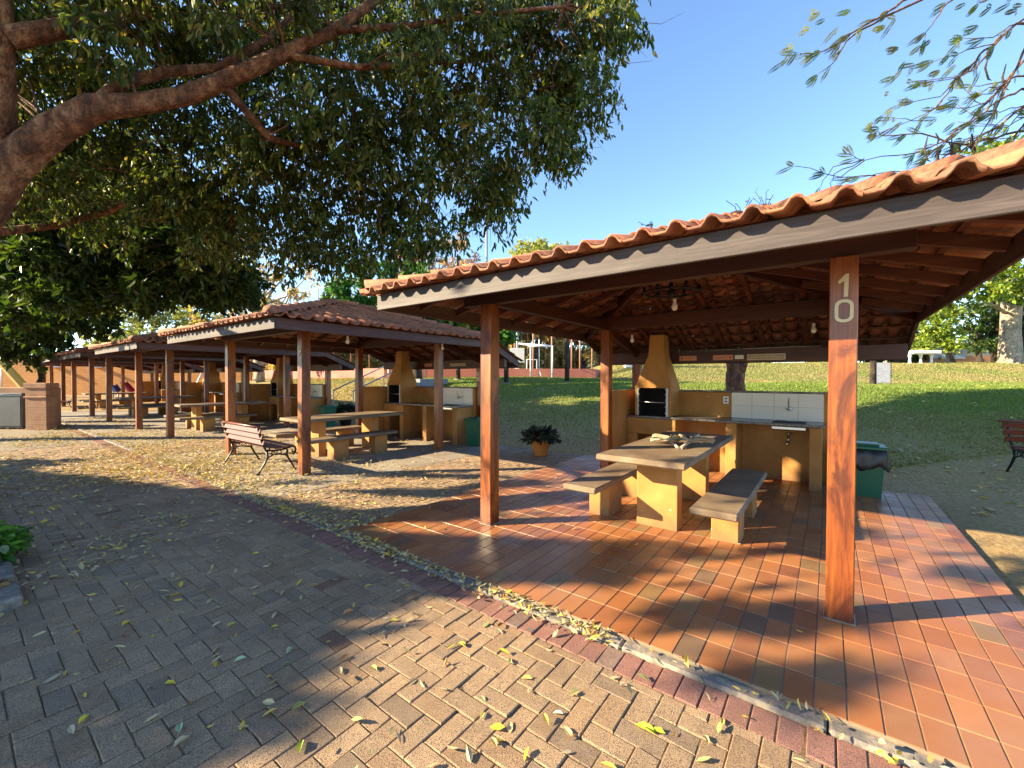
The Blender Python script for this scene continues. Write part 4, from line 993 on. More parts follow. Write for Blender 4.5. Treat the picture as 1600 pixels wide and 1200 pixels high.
for (u, v) in ((1385, 40), (1400, 28), (1290, 30), (1310, 42), (1265, 45), (1282, 20), (1245, 82), (1228, 95), (1240, 75), (1330, 15), (1405, 75), (1415, 95), (1440, 70), (1455, 62), (1430, 100), (1400, 120), (1410, 110), (1500, 65), (1515, 50), (1485, 85), (1460, 95), (1470, 110), (1495, 100), (1530, 40), (1380, 180), (1365, 190), (1375, 200), (1395, 172), (1410, 190), (1450, 178), (1465, 185), (1390, 145), (1420, 150), (1550, 10), (1580, 5), (1590, 15), (1510, 5), (1525, 12), (1598, 8)):
    fr.append((at(u, v, 6.1), Vector((-1, 0, -.3)).normalized()))
P = []; Dd = []; Nn = []; LL = []; CC = []
for (p, d) in fr:
    nleaf = random.randint(1, 3); cc = random.choice([(.06, .11, .02), (.10, .16, .02), (.22, .24, .04), (.13, .14, .04)])
    for q_ in range(nleaf):
        dd = (d+Vector((random.uniform(-.5, .5), random.uniform(-.5, .5), random.uniform(-.8, .25)))).normalized(); L = random.uniform(.16, .30); sd = dd.cross(Vector((0, .9, .45))).normalized()
        nrm = dd.cross(sd).normalized()
        for i in range(16):
            t = (i+1)/17
            for sg in (-1, 1):
                P.append(p+dd*L*t); Dd.append(sd*sg+dd*.75); Nn.append(nrm+Vector([random.gauss(0, .2) for _ in range(3)])); LL.append(.045*math.sin(math.pi*min(1, t*.8+.15))); CC.append(cc)
P, Dd, Nn, LL = [np.array([tuple(v) for v in a]) if a is not LL else np.array(a) for a in (P, Dd, Nn, LL)]
V, F, k = leaf_geo(P, Dd, Nn, LL, LL*.34, six=False)
np_mesh('crown', V-np.array(F0), F, M['leaf'], np.repeat(np.array(CC), k, axis=0), fe)
for i in range(17):
    u = random.uniform(1455, 1525); v = random.uniform(205, 250); p = at(u, v, 6.4); L = random.uniform(.12, .38); b = random.uniform(-.06, .06)
    s = MB(); s.tube(rel([p, p+Vector((b, 0, -L*.5)), p+Vector((b*.3, 0, -L))], F0), [.006, .016, .004], 6); s.build('seed_pod', M['darkbark'], fe)
for u, v in ((1572, 100), (1450, 212), (1545, 85), (1610, 200)):
    p = at(u, v, 6.3); s = MB(); s.tube(rel([p, p+Vector((-.05, 0, -.2)), p+Vector((.0, 0, -.36)), p+Vector((.05, 0, -.38))], F0), [.006, .014, .012, .003], 6); s.build('seed_pod', M['darkbark'], fe)


# ================================================================ GRASS AND FALLEN LEAVES
def scatter_ground(n, sampler, zfun):
    xy = sampler(n); return np.column_stack([xy, zfun(xy)])
def world_from_row(lx, ly): return np.column_stack([A0.x+UX.x*lx+UY.x*ly, A0.y+UX.y*lx+UY.y*ly])
def surf(xy):
    lx = (xy[:, 0]-A0.x)*UX.x+(xy[:, 1]-A0.y)*UX.y; ly = (xy[:, 0]-A0.x)*UY.x+(xy[:, 1]-A0.y)*UY.y
    z = np.full(len(xy), -.030); z = np.where((lx > -1.06) & (lx < 4.1) & (ly > -1.07) & (ly < 4.4), .001, z)
    z = np.where((ly < -1.07) & (ly > -1.18), -.010, z)
    return np.where((ly > 4.42) | (lx > 4.12), terr(xy[:, 0], xy[:, 1]), z)
# grass
N = 230000
y = 7+23*rng.uniform(size=N)**1.35; u = rng.uniform(440, 1640, N); x = (u-800)/661.71*y
lx = (x-A0.x)*UX.x+(y-A0.y)*UX.y; ly = (x-A0.x)*UY.x+(y-A0.y)*UY.y
dens = .10+.9*sm(5.4, 8.5, ly+1.2*nz(x, y, 1.2, 1.2, .3)); k = (rng.uniform(size=N) < dens) & (ly > 4.9); x, y, ly = x[k], y[k], ly[k]; n = len(x)
P = np.column_stack([x, y, terr(x, y)-.004]); D = np.column_stack([rng.normal(0, .5, (n, 2)), np.ones(n)]); L = rng.uniform(.025, .055, n)*(1+.2*y/10)
V, F, k_ = leaf_geo(P, D, unit(n)*np.array([1, 1, .2]), L, .006+.0016*y, six=False)
dry = np.clip(.6-.55*sm(7, 10.5, ly)+.5*sm(20.5, 22.5, y)*sm(4, 6, x)+.7*sm(-4, -7, x)+.35*nz(x, y, 1.7, 1.7, 1.), 0, 1)[:, None]
C = ((1-dry)*np.array([.14, .20, .038])+dry*np.array([.30, .24, .11]))*rng.uniform(.65, 1.35, (n, 1))
tag(np_mesh('grass', V, F, M['blade'], np.repeat(C, k_, axis=0)), 'short mown grass covering the lawn behind the shelters', 'grass', kind='stuff')
LEAFPAL = [((.50, .40, .20), 5), ((.44, .36, .22), 4), ((.55, .40, .09), 3), ((.62, .44, .05), 1.6), ((.36, .36, .16), 1.6), ((.34, .20, .08), 1.2), ((.22, .25, .10), .8), ((.28, .13, .05), .5)]
def litter(xy, Lr=(.035, .075), tilt=.25, lift=.0):
    n = len(xy); z = surf(xy)+.004+lift*rng.uniform(size=n); P = np.column_stack([xy, z]); a = rng.uniform(0, 2*np.pi, n)
    D = np.column_stack([np.cos(a), np.sin(a), rng.normal(0, tilt*.6, n)]); N_ = np.column_stack([rng.normal(0, tilt, (n, 2)), np.ones(n)])
    L = rng.uniform(*Lr, n); V, F, k = leaf_geo(P, D, N_, L, L*rng.uniform(.28, .5, n), fold=rng.uniform(-.1, .35, (n, 1)), curl=rng.uniform(-.25, .2, n))
    lo = V[:, 2].reshape(n, k).min(1); V[:, 2] += np.repeat(np.maximum(0, z-lo), k)
    return V, F, np.repeat(leaf_cols(n, LEAFPAL, .2), k, axis=0), k
parts = []
def grp(lx, ly): return world_from_row(np.asarray(lx), np.asarray(ly))
# along the curb gutter
n = 5200; lx = rng.uniform(-9, 3.6, n); w_ = .35+.65*np.clip(nz(lx, lx*0, .5, 1, 2)+.35, 0, 1); dns = np.where(lx < 1.9, 1, .14)*np.where(lx < -3.2, .45, 1)*w_
k = rng.uniform(size=n) < dns; lx = lx[k]; parts.append((grp(lx, -1.125-abs(rng.normal(0, .045, len(lx)))+rng.normal(0, .025, len(lx))), (.03, .06), .6, .028))
# thick carpet to the far left
n = 34000; lx = -2.0-19*rng.uniform(size=n)**.8; ly = rng.uniform(-7, .6, n); cl = nz(lx, ly, 1.3, .6, 1.)
k = rng.uniform(size=n) < np.clip((.32+.42*cl)*np.clip((-lx-1.6)/5, 0, 1)*(np.where(ly > -1.2, .5, 1)), 0, 1); parts.append((grp(lx[k], ly[k]), (.04, .085), .4, .02))
# sparse leaves on the near paving
n = 800; lx = rng.uniform(-4, 5, n); ly = rng.uniform(-5.2, -1.3, n); parts.append((grp(lx, ly), (.035, .075), .35, .004))
# strips between the shelters and slabs
n = 5200; lx = rng.uniform(-14, -1.1, n); ly = -1.05+2.6*rng.uniform(size=n)**1.6; parts.append((grp(lx, ly), (.035, .07), .35, .006))
n = 900; lx = rng.uniform(-14, -2.9, n); ly = rng.uniform(-.8, 4.2, n); parts.append((grp(lx, ly), (.035, .07), .35, .004))
n = 190; lx = rng.uniform(-1, 4, n); ly = rng.uniform(-1, 4, n); k = rng.uniform(size=n) < np.where(lx < 1, .9, .35); parts.append((grp(lx[k], ly[k]), (.03, .055), .35, .003))
# small heaps
for (u, v, nn_, sx, sy) in ((180, 852, 60, .22, .08), (120, 890, 40, .2, .06), (345, 722, 420, .7, .2), (310, 740, 420, .9, .2), (420, 755, 120, .4, .1), (200, 745, 420, 1.3, .2), (250, 715, 380, 1.1, .3), (120, 740, 300, 1.2, .3), (560, 818, 45, .18, .07), (400, 870, 0, .05, .02), (690, 275, 0, 1, 1), (280, 812, 26, .16, .07), (610, 690, 40, .5, .2), (660, 700, 30, .5, .2), (530, 725, 24, .3, .1), (730, 782, 0, .1, .1), (100, 715, 120, 1.2, .3), (240, 735, 150, 1.0, .25)):
    if nn_ == 0: continue
    c = gp(u, v, -.03); a = rng.normal(size=(nn_, 2))*np.array([sx, sy*2.2]); parts.append((np.array([c.x, c.y])+a, (.04, .08), .5, .03))
# on the lawn
n = 4200; y = 5+16*rng.uniform(size=n)**1.5; u = rng.uniform(440, 1620, n); x = (u-800)/661.71*y; xy = np.column_stack([x, y]); ly = (x-A0.x)*UY.x+(y-A0.y)*UY.y
lxx = (x-A0.x)*UX.x+(y-A0.y)*UX.y; k = ((ly > 4.8) | (lxx > 4.3)) & (rng.uniform(size=n) < np.where(ly < 11, .45+.5*nz(x, y, .9, .9, .2), .15)); parts.append((xy[k], (.06, .13), .4, .01))
n = 3000; y = rng.uniform(11, 23, n); x = rng.uniform(-12, -2.5, n); ly = (x-A0.x)*UY.x+(y-A0.y)*UY.y; k = (ly > 5) & (rng.uniform(size=n) < np.clip((-x-2.5)/3, 0, 1)); parts.append((np.column_stack([x, y])[k], (.08, .16), .4, .01))
Vs, Fs, Cs, off = [], [], [], 0
for xy, Lr, tl, lf in parts:
    V, F, C, k = litter(xy, Lr, tl, lf); Vs.append(V); Fs.append(F+off); Cs.append(C); off += len(V)
tag(np_mesh('fallen_leaves', np.vstack(Vs), np.vstack(Fs), M['dry'], np.vstack(Cs)), 'yellow and brown fallen leaves littering the paving and gutter', 'leaves', kind='stuff')
# single leaves one can pick out in the foreground
near = [(1025, 1150, .10, (.50, .52, .05), 'two overlapping bright yellow green leaves on the paving at the bottom'), (1040, 1148, .07, (.45, .50, .04), None),
        (535, 962, .085, (.50, .24, .10), 'curled brown leaf on shaded paving left of the sunlit area'), (880, 1117, .05, (.7, .66, .5), 'white curled leaf on sunlit paving'),
        (455, 1112, .075, (.30, .34, .12), 'narrow green leaf on dark paving at bottom left centre'), (280, 1147, .07, (.40, .48, .32), 'pale green oval leaf at the bottom, left of centre'),
        (256, 1070, .06, (.6, .45, .05), 'bright yellow leaf on shaded paving at lower left'), (126, 985, .06, (.55, .38, .10), 'orange yellow oval leaf on paving in front of the planter'),
        (265, 937, .07, (.18, .18, .05), 'dark olive leaf lying flat on shaded paving'), (622, 970, .05, (.6, .55, .1), 'yellow leaf at the edge of the shadow'),
        (716, 1005, .07, (.6, .46, .08), 'upright yellow leaf casting a shadow on sunlit paving'), (905, 1080, .07, (.6, .52, .2), 'long pale yellow leaf pointing left on sunlit pavers'),
        (368, 975, .05, (.45, .46, .06), None), (455, 1012, .06, (.42, .50, .34), None), (384, 1028, .06, (.42, .50, .32), None), (473, 1158, .07, (.36, .42, .08), None), (580, 1042, .06, (.35, .42, .1), None),
        (122, 1133, .06, (.6, .55, .06), None), (270, 1170, .07, (.6, .5, .3), None), (795, 1040, .06, (.6, .52, .25), None), (832, 1062, .06, (.62, .5, .15), None), (750, 1125, .05, (.6, .5, .2), None), (768, 1165, .06, (.6, .45, .1), None), (1128, 1135, .05, (.5, .46, .12), None), (1100, 1150, .05, (.5, .4, .2), None), (980, 1070, .05, (.5, .44, .3), None), (183, 810, .05, (.3, .35, .1), None), (405, 865, .06, (.5, .45, .08), None), (560, 900, .05, (.4, .44, .35), None)]
for u, v, L, c, lab in near:
    g_ = gp(u, v, -.028); a = random.uniform(0, 6.28)
    P = np.array([[0, 0, .004]]); D = np.array([[math.cos(a), math.sin(a), .12]]); N_ = np.array([[random.gauss(0, .3), random.gauss(0, .3), 1]])
    V, F, k = leaf_geo(P, D, N_, np.array([L]), np.array([L*.45]), fold=.3, curl=.15)
    V[:, 2] += max(0, .002-V[:, 2].min())
    o = np_mesh('fallen_leaf', V, F, M['dry'], np.tile(np.array(c), (len(V), 1))); o.location = (g_.x, g_.y, -.027)
    if not lab:
        cn = 'yellow' if c[0] > .55 else ('pale green' if c[2] > .3 else ('olive green' if c[1] > c[0] else 'tan'))
        hz_ = 'far left' if u < 300 else 'left centre' if u < 620 else 'centre' if u < 900 else 'right'
        vt_ = 'shaded' if u < 600 else 'sunlit'
        lab = 'small %s %s fallen leaf on %s pavers %s, %s' % ('long' if L > .055 else 'short', cn, vt_, hz_, 'bottom edge' if v > 1120 else 'mid foreground' if v > 1000 else 'farther back')
    dr_ = 'right' if math.cos(a) > 0 else 'left'
    if lab.startswith('small'): lab += ', tip '+('up' if math.sin(a) > 0 else 'down')+' '+dr_
    tag(o, lab, 'leaf', 'single fallen leaves on the near paving')

# ================================================================ SMALL THINGS ON AND UNDER THE SHELTERS
def top(o, label, cat, group=None): return tag(o, label, cat, group)
def rowthing(name, x, y, z, k, label, cat, group=None, rz=0):
    o = empty(name, L2W(x, y, z, k), ROT+rz, label, cat, group); return o
# hanging bulbs
def make_bulb(x, y, z, k, ztop, label, par=None):
    o = rowthing('hanging_lamp', x, y, z, k, label, 'lamp', 'bulbs under the shelters')
    s = MB(); s.lathe([(.001, -.055), (.018, -.05), (.030, -.032), (.034, -.01), (.030, .012), (.018, .035), (.014, .045)], 16); s.build('bulb', M['bulb'], o)
    s = MB(); s.lathe([(.001, .085), (.016, .085), (.019, .08), (.019, .042), (.001, .04)], 14); s.build('socket', M['socketw'], o)
    s = MB(); s.tube([(0, 0, .084), (0, 0, ztop-z)], .004, 6); s.build('cord', M['iron'], o)
    return o
make_bulb(1.54, 1.5, 2.44, 0, 2.60, 'round bulb below the dark ring chandelier, under the nearest roof')
make_bulb(.22, 3.62, 2.275, 0, 2.40, 'bulb hanging just left of the barbecue chimney of the nearest shelter')
make_bulb(2.81, 3.6, 2.28, 0, 2.42, 'bulb hanging beside the numbered 10 post, near the sink')
make_bulb(3.35, .62, 2.24, 1, 2.40, 'bulb at the right front eave of the second shelter')
make_bulb(3.28, 2.95, 2.26, 1, 2.42, 'bulb at the rear right post of the second shelter')
# ring chandelier
o = rowthing('chandelier', 1.5, 1.5, 2.60, 0, 'dark wheel shaped chandelier hanging under the nearest roof above the table', 'chandelier')
s = MB(); n = 36
s.tube([(.30*math.cos(2*math.pi*i/n), .30*math.sin(2*math.pi*i/n), 0) for i in range(n+1)], .012, 8, cap=False); s.build('ring', M['iron'], o)
s = MB()
for a in range(4): s.tube([(0, 0, .02), (.15*math.cos(a*math.pi/2), .15*math.sin(a*math.pi/2), .035), (.3*math.cos(a*math.pi/2), .3*math.sin(a*math.pi/2), 0)], .009, 6)
s.build('spoke', M['iron'], o)
s = MB(); s.lathe([(.0, -.07), (.03, -.06), (.045, -.02), (.03, .03), (.02, .12), (.0, .13)], 14); s.tube([(0, 0, .12), (0, 0, .62)], .01, 8); s.build('stem', M['iron'], o)
for a in range(6):
    an = a*math.pi/3+.3; c, d = .30*math.cos(an), .30*math.sin(an)
    s = MB(); s.lathe([(.0, .0), (.03, .005), (.035, .02), (.014, .03), (.014, .07), (.0, .072)], 12, (c, d, .01)); s.build('candle_cup', M['iron'], o)
# hook rail with spot heads on the rear beam
yb = D1+D2-.052
o = rowthing('hook_rail', 0, 0, 0, 0, 'thin metal rail with little hooks along the rear beam of the nearest shelter', 'rail')
s = MB(); s.tube([(.72, yb-.03, 2.085), (2.9, yb-.03, 2.10)], .006, 6); s.build('rail', M['rail'], o)
for x in (.80, 1.27, 1.77):
    s = MB(); s.box(x-.02, x+.02, yb-.05, yb-.001, 2.06, 2.12, .005); s.tube([(x, yb-.03, 2.06), (x+.01, yb-.06, 2.035), (x-.01, yb-.05, 2.02)], .006, 6); s.build('hook', M['dullsteel'], o)
# signs on the rear beam
def sign(x0, x1, z0, z1, mat, label, lines, ink, k=0, y=None, heart=None, cat='sign', h=.022):
    y = yb-.0125 if y is None else y
    o = rowthing('sign', (x0+x1)/2, y, (z0+z1)/2, k, label, cat, 'signs on the rear beams'); hw_, hh = (x1-x0)/2, (z1-z0)/2
    s = MB(); s.box(-hw_, hw_, -.006, .012, -hh, hh, .002); s.build('board', mat, o)
    for i, tx in enumerate(lines):
        zc = (len(lines)-1)*.5*hh*.85-i*hh*.85; place_text(tx, .05, (0 if not heart else -heart*.035, -.0075, zc), ink, 'lettering', o, ext=.001, fit=(2*hw_-(.03 if not heart else .12), h))
    if heart:
        s = MB(); P = []
        for i in range(24):
            a = 2*math.pi*i/24; P.append((heart*(hw_-.04)+.0016*16*math.sin(a)**3*.9, .0016*(13*math.cos(a)-5*math.cos(2*a)-2*math.cos(3*a)-math.cos(4*a))))
        s.prism(P, -.0095, -.0062); s.build('symbol', M['redink'], o)
    return o
sign(.81, 1.10, 1.915, 2.0, M['pink'], 'pink sign with a red mark at its left end, leftmost on the beam', ['PRESERVE'], M['redink'], heart=-1)
sign(1.37, 1.68, 1.915, 2.0, M['pink'], 'pink sign with a red mark at its right end, between pink and white signs', ['CONSERVE'], M['redink'], heart=1)
sign(1.71, 1.84, 1.925, 1.992, M['white'], 'small white plate between the pink sign and the long cream sign', [], M['ink'])
sign(1.89, 2.43, 1.90, 2.0, M['cream'], 'long cream sign with two lines of dark capitals on the beam', ['NORMAS DE FUNCIONAMENTO DAS 7:30 AS 19:00 HORAS', 'POR GENTILEZA, DEIXE TUDO LIMPO AO SAIR'], M['ink'], h=.027)
sign(1.05, 1.36, 1.905, 1.985, M['pink'], 'small pink sign on the rear beam of the second shelter', ['PRESERVE'], M['redink'], 1, heart=-1)
sign(2.05, 2.62, 1.90, 1.98, M['cream'], 'long cream sign on the rear beam of the second shelter', ['NORMAS DE FUNCIONAMENTO', 'DEIXE TUDO LIMPO AO SAIR'], M['ink'], 1, h=.024)
o = sign(W-.055, W+.055, 1.50, 1.78, M['cream'], 'narrow upright cream notice on the rear right post of the second shelter', ['AVISO', 'NAO', 'USE'], M['ink'], 1, y=D1+D2-.09, h=.035)
# switch box low on the rear beam etc: dry palm leaves on the table
PALMC = [(.38, .29, .18), (.46, .36, .24), (.27, .20, .12)]
def palm(x, y, ang, label, flip=1):
    o = rowthing('dried_palm_leaf', x, y, .802, 0, label, 'dried leaf', 'dried palm leaves on the table', rz=ang)
    s = MB(); s.tube([(0, 0, .012), (0, .10, .03), (0, .24, .05)], [.014, .013, .010], 8); s.build('stalk', M['paleb2'], o); o.scale = (1.25, 1.25, 1.15)
    V = []; F = []; C = []; nf = 17
    for i in range(nf):
        a = -1.15+2.3*i/(nf-1)+random.gauss(0, .05); L = .13+.10*math.cos(a)+random.uniform(-.05, .04); c = random.choice(PALMC); kk = random.uniform(.65, 1.3); c = tuple(q_*kk for q_ in c)
        d = Vector((math.sin(a), math.cos(a), 0)); sd = Vector((d.y, -d.x, 0)); base = Vector((0, .22, .06)); w_ = .04; tw = random.gauss(0, .016); li = random.uniform(.0, .07)
        for j in range(5):
            t = j/4; p = base+d*L*t+Vector((0, 0, li*t-.03*t*t*t+random.gauss(0, .004))); ww = w_*(t**.8+.15)*(1-t*.2) if j < 4 else .012
            V += [p-sd*ww*.5+Vector((0, 0, -.012-tw*t)), p+Vector((0, 0, .012+random.gauss(0, .004))), p+sd*ww*.5+Vector((0, 0, -.012+tw*t))]; kk = random.uniform(.7, 1.2); C += [tuple(q_*kk for q_ in c)]*3
        b = len(V)-15
        for j in range(4):
            F.append((b+3*j, b+3*j+1, b+3*j+4, b+3*j+3)); F.append((b+3*j+1, b+3*j+2, b+3*j+5, b+3*j+4))
    np_mesh('blade', np.array([tuple(v) for v in V]), np.array(F), M['dry'], np.array(C), o)
    return o
M['paleb2'] = simple('pale_dry_stalk', (.46, .34, .22), .8, 0, .15, 20)
palm(1.64, 1.34, .62, 'dried fan shaped palm leaf on the table, left one of the crossed pair'); palm(1.66, 1.36, -.12, 'dried fan shaped palm leaf on the table, right one of the crossed pair')
# ---- waste bins
def make_bin(loc, rz, label, lid=True, bag=False, ks=1):
    o = empty('waste_bin', loc, rz, label, 'waste bin', 'green waste bins beside the shelters')
    h = .60*ks; a0, a1 = .16*ks, .195*ks
    s = MB(); vs = [(x*a0, y*a0, 0) for x, y in ((-1, -1), (1, -1), (1, 1), (-1, 1))]+[(x*a1, y*a1, h) for x, y in ((-1, -1), (1, -1), (1, 1), (-1, 1))]
    s.add(vs, [(3, 2, 1, 0), (0, 1, 5, 4), (1, 2, 6, 5), (2, 3, 7, 6), (3, 0, 4, 7)]); s.box(-a1-.012, a1+.012, -a1-.012, a1+.012, h-.02, h+.008, .006); s.build('body', M['green'], o)
    s = MB(); zb_ = h+.055 if bag else h+.01
    s.box(-a1-.02, a1+.02, -a1-.02, a1+.02, zb_, zb_+.045, .012); s.box(-a1*.7, a1*.7, -a1*.7, a1*.7, zb_+.046, zb_+.075, .02); s.build('lid', M['green'], o)
    if bag:
        s = MB(); n = 40; vs = []; fs = []; rows = [(h+.056, 1.0), (h+.05, 1.10), (h-.03, 1.13), (h-.12, 1.18), (h-.19, 1.2), (h-.2, 1.12)]
        for j, (z, f) in enumerate(rows):
            for i in range(n):
                an = 2*math.pi*i/n; c_, s_ = math.cos(an), math.sin(an); m_ = max(abs(c_), abs(s_)); r = a1*f/m_**.9
                wv = (1+.045*math.sin(7*an+j*1.1)*j*.4+.03*math.sin(13*an-j)*j*.4); vs.append((c_*r*wv, s_*r*wv, z+(.035*math.sin(5*an+.7)+.02*math.sin(11*an))*(j >= 3)))
        for j in range(len(rows)-1):
            for i in range(n): fs.append((j*n+i, j*n+(i+1) % n, (j+1)*n+(i+1) % n, (j+1)*n+i))
        s.add(vs, fs, 0, True); s.build('bin_bag', M['bag'], o)
    return o
bp = gp(1352, 772); make_bin((bp.x, bp.y, .0), ROT+.0, 'green waste bin with black bag under its lid behind the numbered post', bag=True, ks=.98)
p = gp(742, 697, -.03); make_bin((p.x+.03, p.y+.1, -.03), ROT, 'green lidded bin beside the sink counter of the second shelter', ks=1.0)
p = gp(512, 690, -.03); p = at(512, 638, 14.1); make_bin((p.x, p.y, -.03), ROT, 'green lidded bin behind the table, beside the third shelter', ks=1.05)
# pairs of round white marks on the bin of the second shelter
# ---- potted plants
def potted(loc, label, mat='pot', sc=1.0):
    o = empty('potted_plant', loc, 0, label, 'potted plant', 'potted plants beside the shelters')
    s = MB(); s.lathe([(.001, .005), (.135*sc, 0), (.15*sc, .02*sc), (.16*sc, .09*sc), (.166*sc, .10*sc), (.20*sc, .29*sc), (.215*sc, .30*sc), (.215*sc, .325*sc), (.19*sc, .325*sc), (.18*sc, .28*sc), (.001, .27*sc)], 32); s.build('pot', M[mat], o)
    n = 620; th = rng.uniform(0, 2*np.pi, n); el = rng.uniform(-.25, 1.25, n); R0 = .37*sc*rng.uniform(.15, 1, n)**.5
    D = np.column_stack([np.cos(th)*np.cos(el), np.sin(th)*np.cos(el), np.sin(el)]); P = D*R0[:, None]*np.array([1.05, 1.05, .62])+np.array([0, 0, .36*sc])
    D2_ = D+rng.normal(0, .3, (n, 3))+np.array([0, 0, -.12]); L = rng.uniform(.08, .17, n)*sc
    V, F, k = leaf_geo(P-D*.03, D2_, D+rng.normal(0, .5, (n, 3))+np.array([0, 0, .6]), L, L*.26, curl=rng.uniform(0, .3, n))
    C = np.repeat(leaf_cols(n, [((.018, .035, .022), 4), ((.03, .05, .03), 3), ((.05, .07, .035), 1), ((.05, .02, .035), 1)], .25), k, axis=0)
    np_mesh('foliage', V, F, M['darkleaf'], C, o); return o
p = gp(845, 712, -.03); potted((p.x, p.y, -.03), 'bushy dark plant in an orange pot on the paving between two shelters')
p = at(540, 650, 14.6); potted((p.x, p.y, -.03), 'dark bushy plant in a black pot at the foot of the stairs', 'bag', 1.15)
# ---- cast iron park benches
def make_park_bench(loc, rz, label, Lb=1.25):
    o = empty('park_bench', loc, rz, label, 'park bench', 'park benches with iron legs')
    # x along the bench, +y front
    for i in range(4):
        s = MB(); y = -.16+i*.105; z = .405+.010*(i-1.5)**2; s.box(-Lb/2, Lb/2, y, y+.09, z, z+.025, .006); s.build('seat_slat', M['bench_wood'], o)
    for i, (dy, z) in enumerate(((-.235, .50), (-.262, .60), (-.29, .70))):
        s = MB(); s.cbox((0, dy, z+.035), (Lb/2, 0, 0), (0, .012, -.003), (0, .012, -.043 if False else .043), .006); s.build('back_slat', M['bench_wood'], o)
    s = MB(); s.tube([(-Lb/2-.03, -.31, .80), (0, -.31, .80), (Lb/2+.03, -.31, .80)], .02, 10); s.build('top_rail', M['bench_wood'], o)
    def arc(c, r, a0, a1, n=12, x=0): return [(x, c[0]+r*math.cos(a0+(a1-a0)*i/n), c[1]+r*math.sin(a0+(a1-a0)*i/n)) for i in range(n+1)]
    for sx in (-1, 1):
        x = sx*(Lb/2-.07); s = MB()
        s.tube([(x, -.315, .81), (x, -.285, .68), (x, -.23, .50), (x, -.19, .41), (x, -.16, .37)], [.016, .017, .018, .018, .018], 8)
        s.tube([(x, -.19, .40), (x, -.05, .375), (x, .10, .38), (x, .25, .415), (x, .30, .40), (x, .315, .35), (x, .29, .31), (x, .255, .32), (x, .25, .355)], [.017, .016, .016, .018, .018, .017, .015, .013, .012], 8)
        s.tube(arc((.235, .345), .085, -1.2, 2.9, 14, x), .012, 6)
        s.tube([(x, -.17, .37), (x, -.15, .28), (x, -.20, .18), (x, -.27, .07), (x, -.30, .012), (x, -.335, .012)], [.018, .02, .017, .015, .018, .013], 8)
        s.tube([(x, .17, .37), (x, .16, .27), (x, .21, .17), (x, .27, .07), (x, .29, .012), (x, .325, .012)], [.018, .02, .017, .015, .018, .013], 8)
        s.tube([(x, -.15, .27), (x, -.05, .31), (x, .05, .30), (x, .16, .27)], .012, 7)
        s.tube(arc((.03, .335), .038, 0, 6.28, 12, x), .009, 6, cap=False); s.tube(arc((-.07, .335), .032, 0, 6.28, 12, x), .008, 6, cap=False)
        s.tube([(x, -.225, .48), (x, -.19, .46), (x, -.14, .44), (x, -.12, .40)], .01, 6)
        s.build('iron_leg', M['iron'], o)
    return o
# bench in front of the second shelter: back posts nearest the left
f0_, f1_ = gp(300+765/7.5, 600+1050/7.5), gp(300+365/7.5, 600+925/7.5); r0_ = gp(300+1050/7.5, 600+1005/7.5)
ax = (f0_-f1_); ax.z = 0; Lb = ax.length+.14; ax.normalize(); fr_ = (r0_-f0_); fr_.z = 0
fr_ = fr_-ax*fr_.dot(ax); ang = math.atan2(ax.y, ax.x)
if Vector((-math.sin(ang), math.cos(ang), 0)).dot(fr_) < 0: ang += math.pi
c = (f0_+f1_)/2+Vector((-math.sin(ang), math.cos(ang), 0))*.32
make_park_bench((c.x, c.y, -.03), ang, 'ornate park bench with red wooden slats beside the second shelter front post', Lb)
p = at(104, 640, 21.3); make_park_bench((p.x, p.y, -.05), 2.3, 'distant dark park bench between the posts at the far end of the row', 1.5)
p = gp(1592, 762); make_park_bench((8.08, 5.98, tz(8.0, 5.98)), ROT+2.9+.55, 'park bench with red slats on bare soil at the right edge', 1.4)
# ---- weeds sprouting on the tiles
def weed(u, v, y, label, n=26, L=.09):
    p = at(u, v, y); o = empty('roof_weed', p, 0, label, 'weed', 'weeds growing on the roof tiles')
    s = MB(); tips = []
    for i in range(5):
        e = Vector((random.uniform(-.16, .12), random.uniform(-.03, .03), random.uniform(.05, .16))); s.tube([(0, 0, -.12), e*.5+Vector((0, 0, .01)), e], .003, 4); tips += [e*.6, e*.8, e]
    s.build('stem', M['darkbark'], o); P = np.array([tuple(random.choice(tips)) for _ in range(n)])
    V, F, k = leaf_geo(P, unit(n)+np.array([0, 0, .1]), unit(n), rng.uniform(.02, .045, n), rng.uniform(.01, .018, n), six=False)
    np_mesh('foliage', V, F, M['darkleaf'], np.tile(np.array([.035, .05, .03]), (len(V), 1)), o)
weed(1022, 362, 4.35, 'dark weed on the roof tiles, left one of three'); weed(1162, 336, 3.6, 'tiny weed on the roof tiles, middle one of three', 10); weed(1196, 328, 3.4, 'tiny weed on the roof tiles, right one of three', 10)
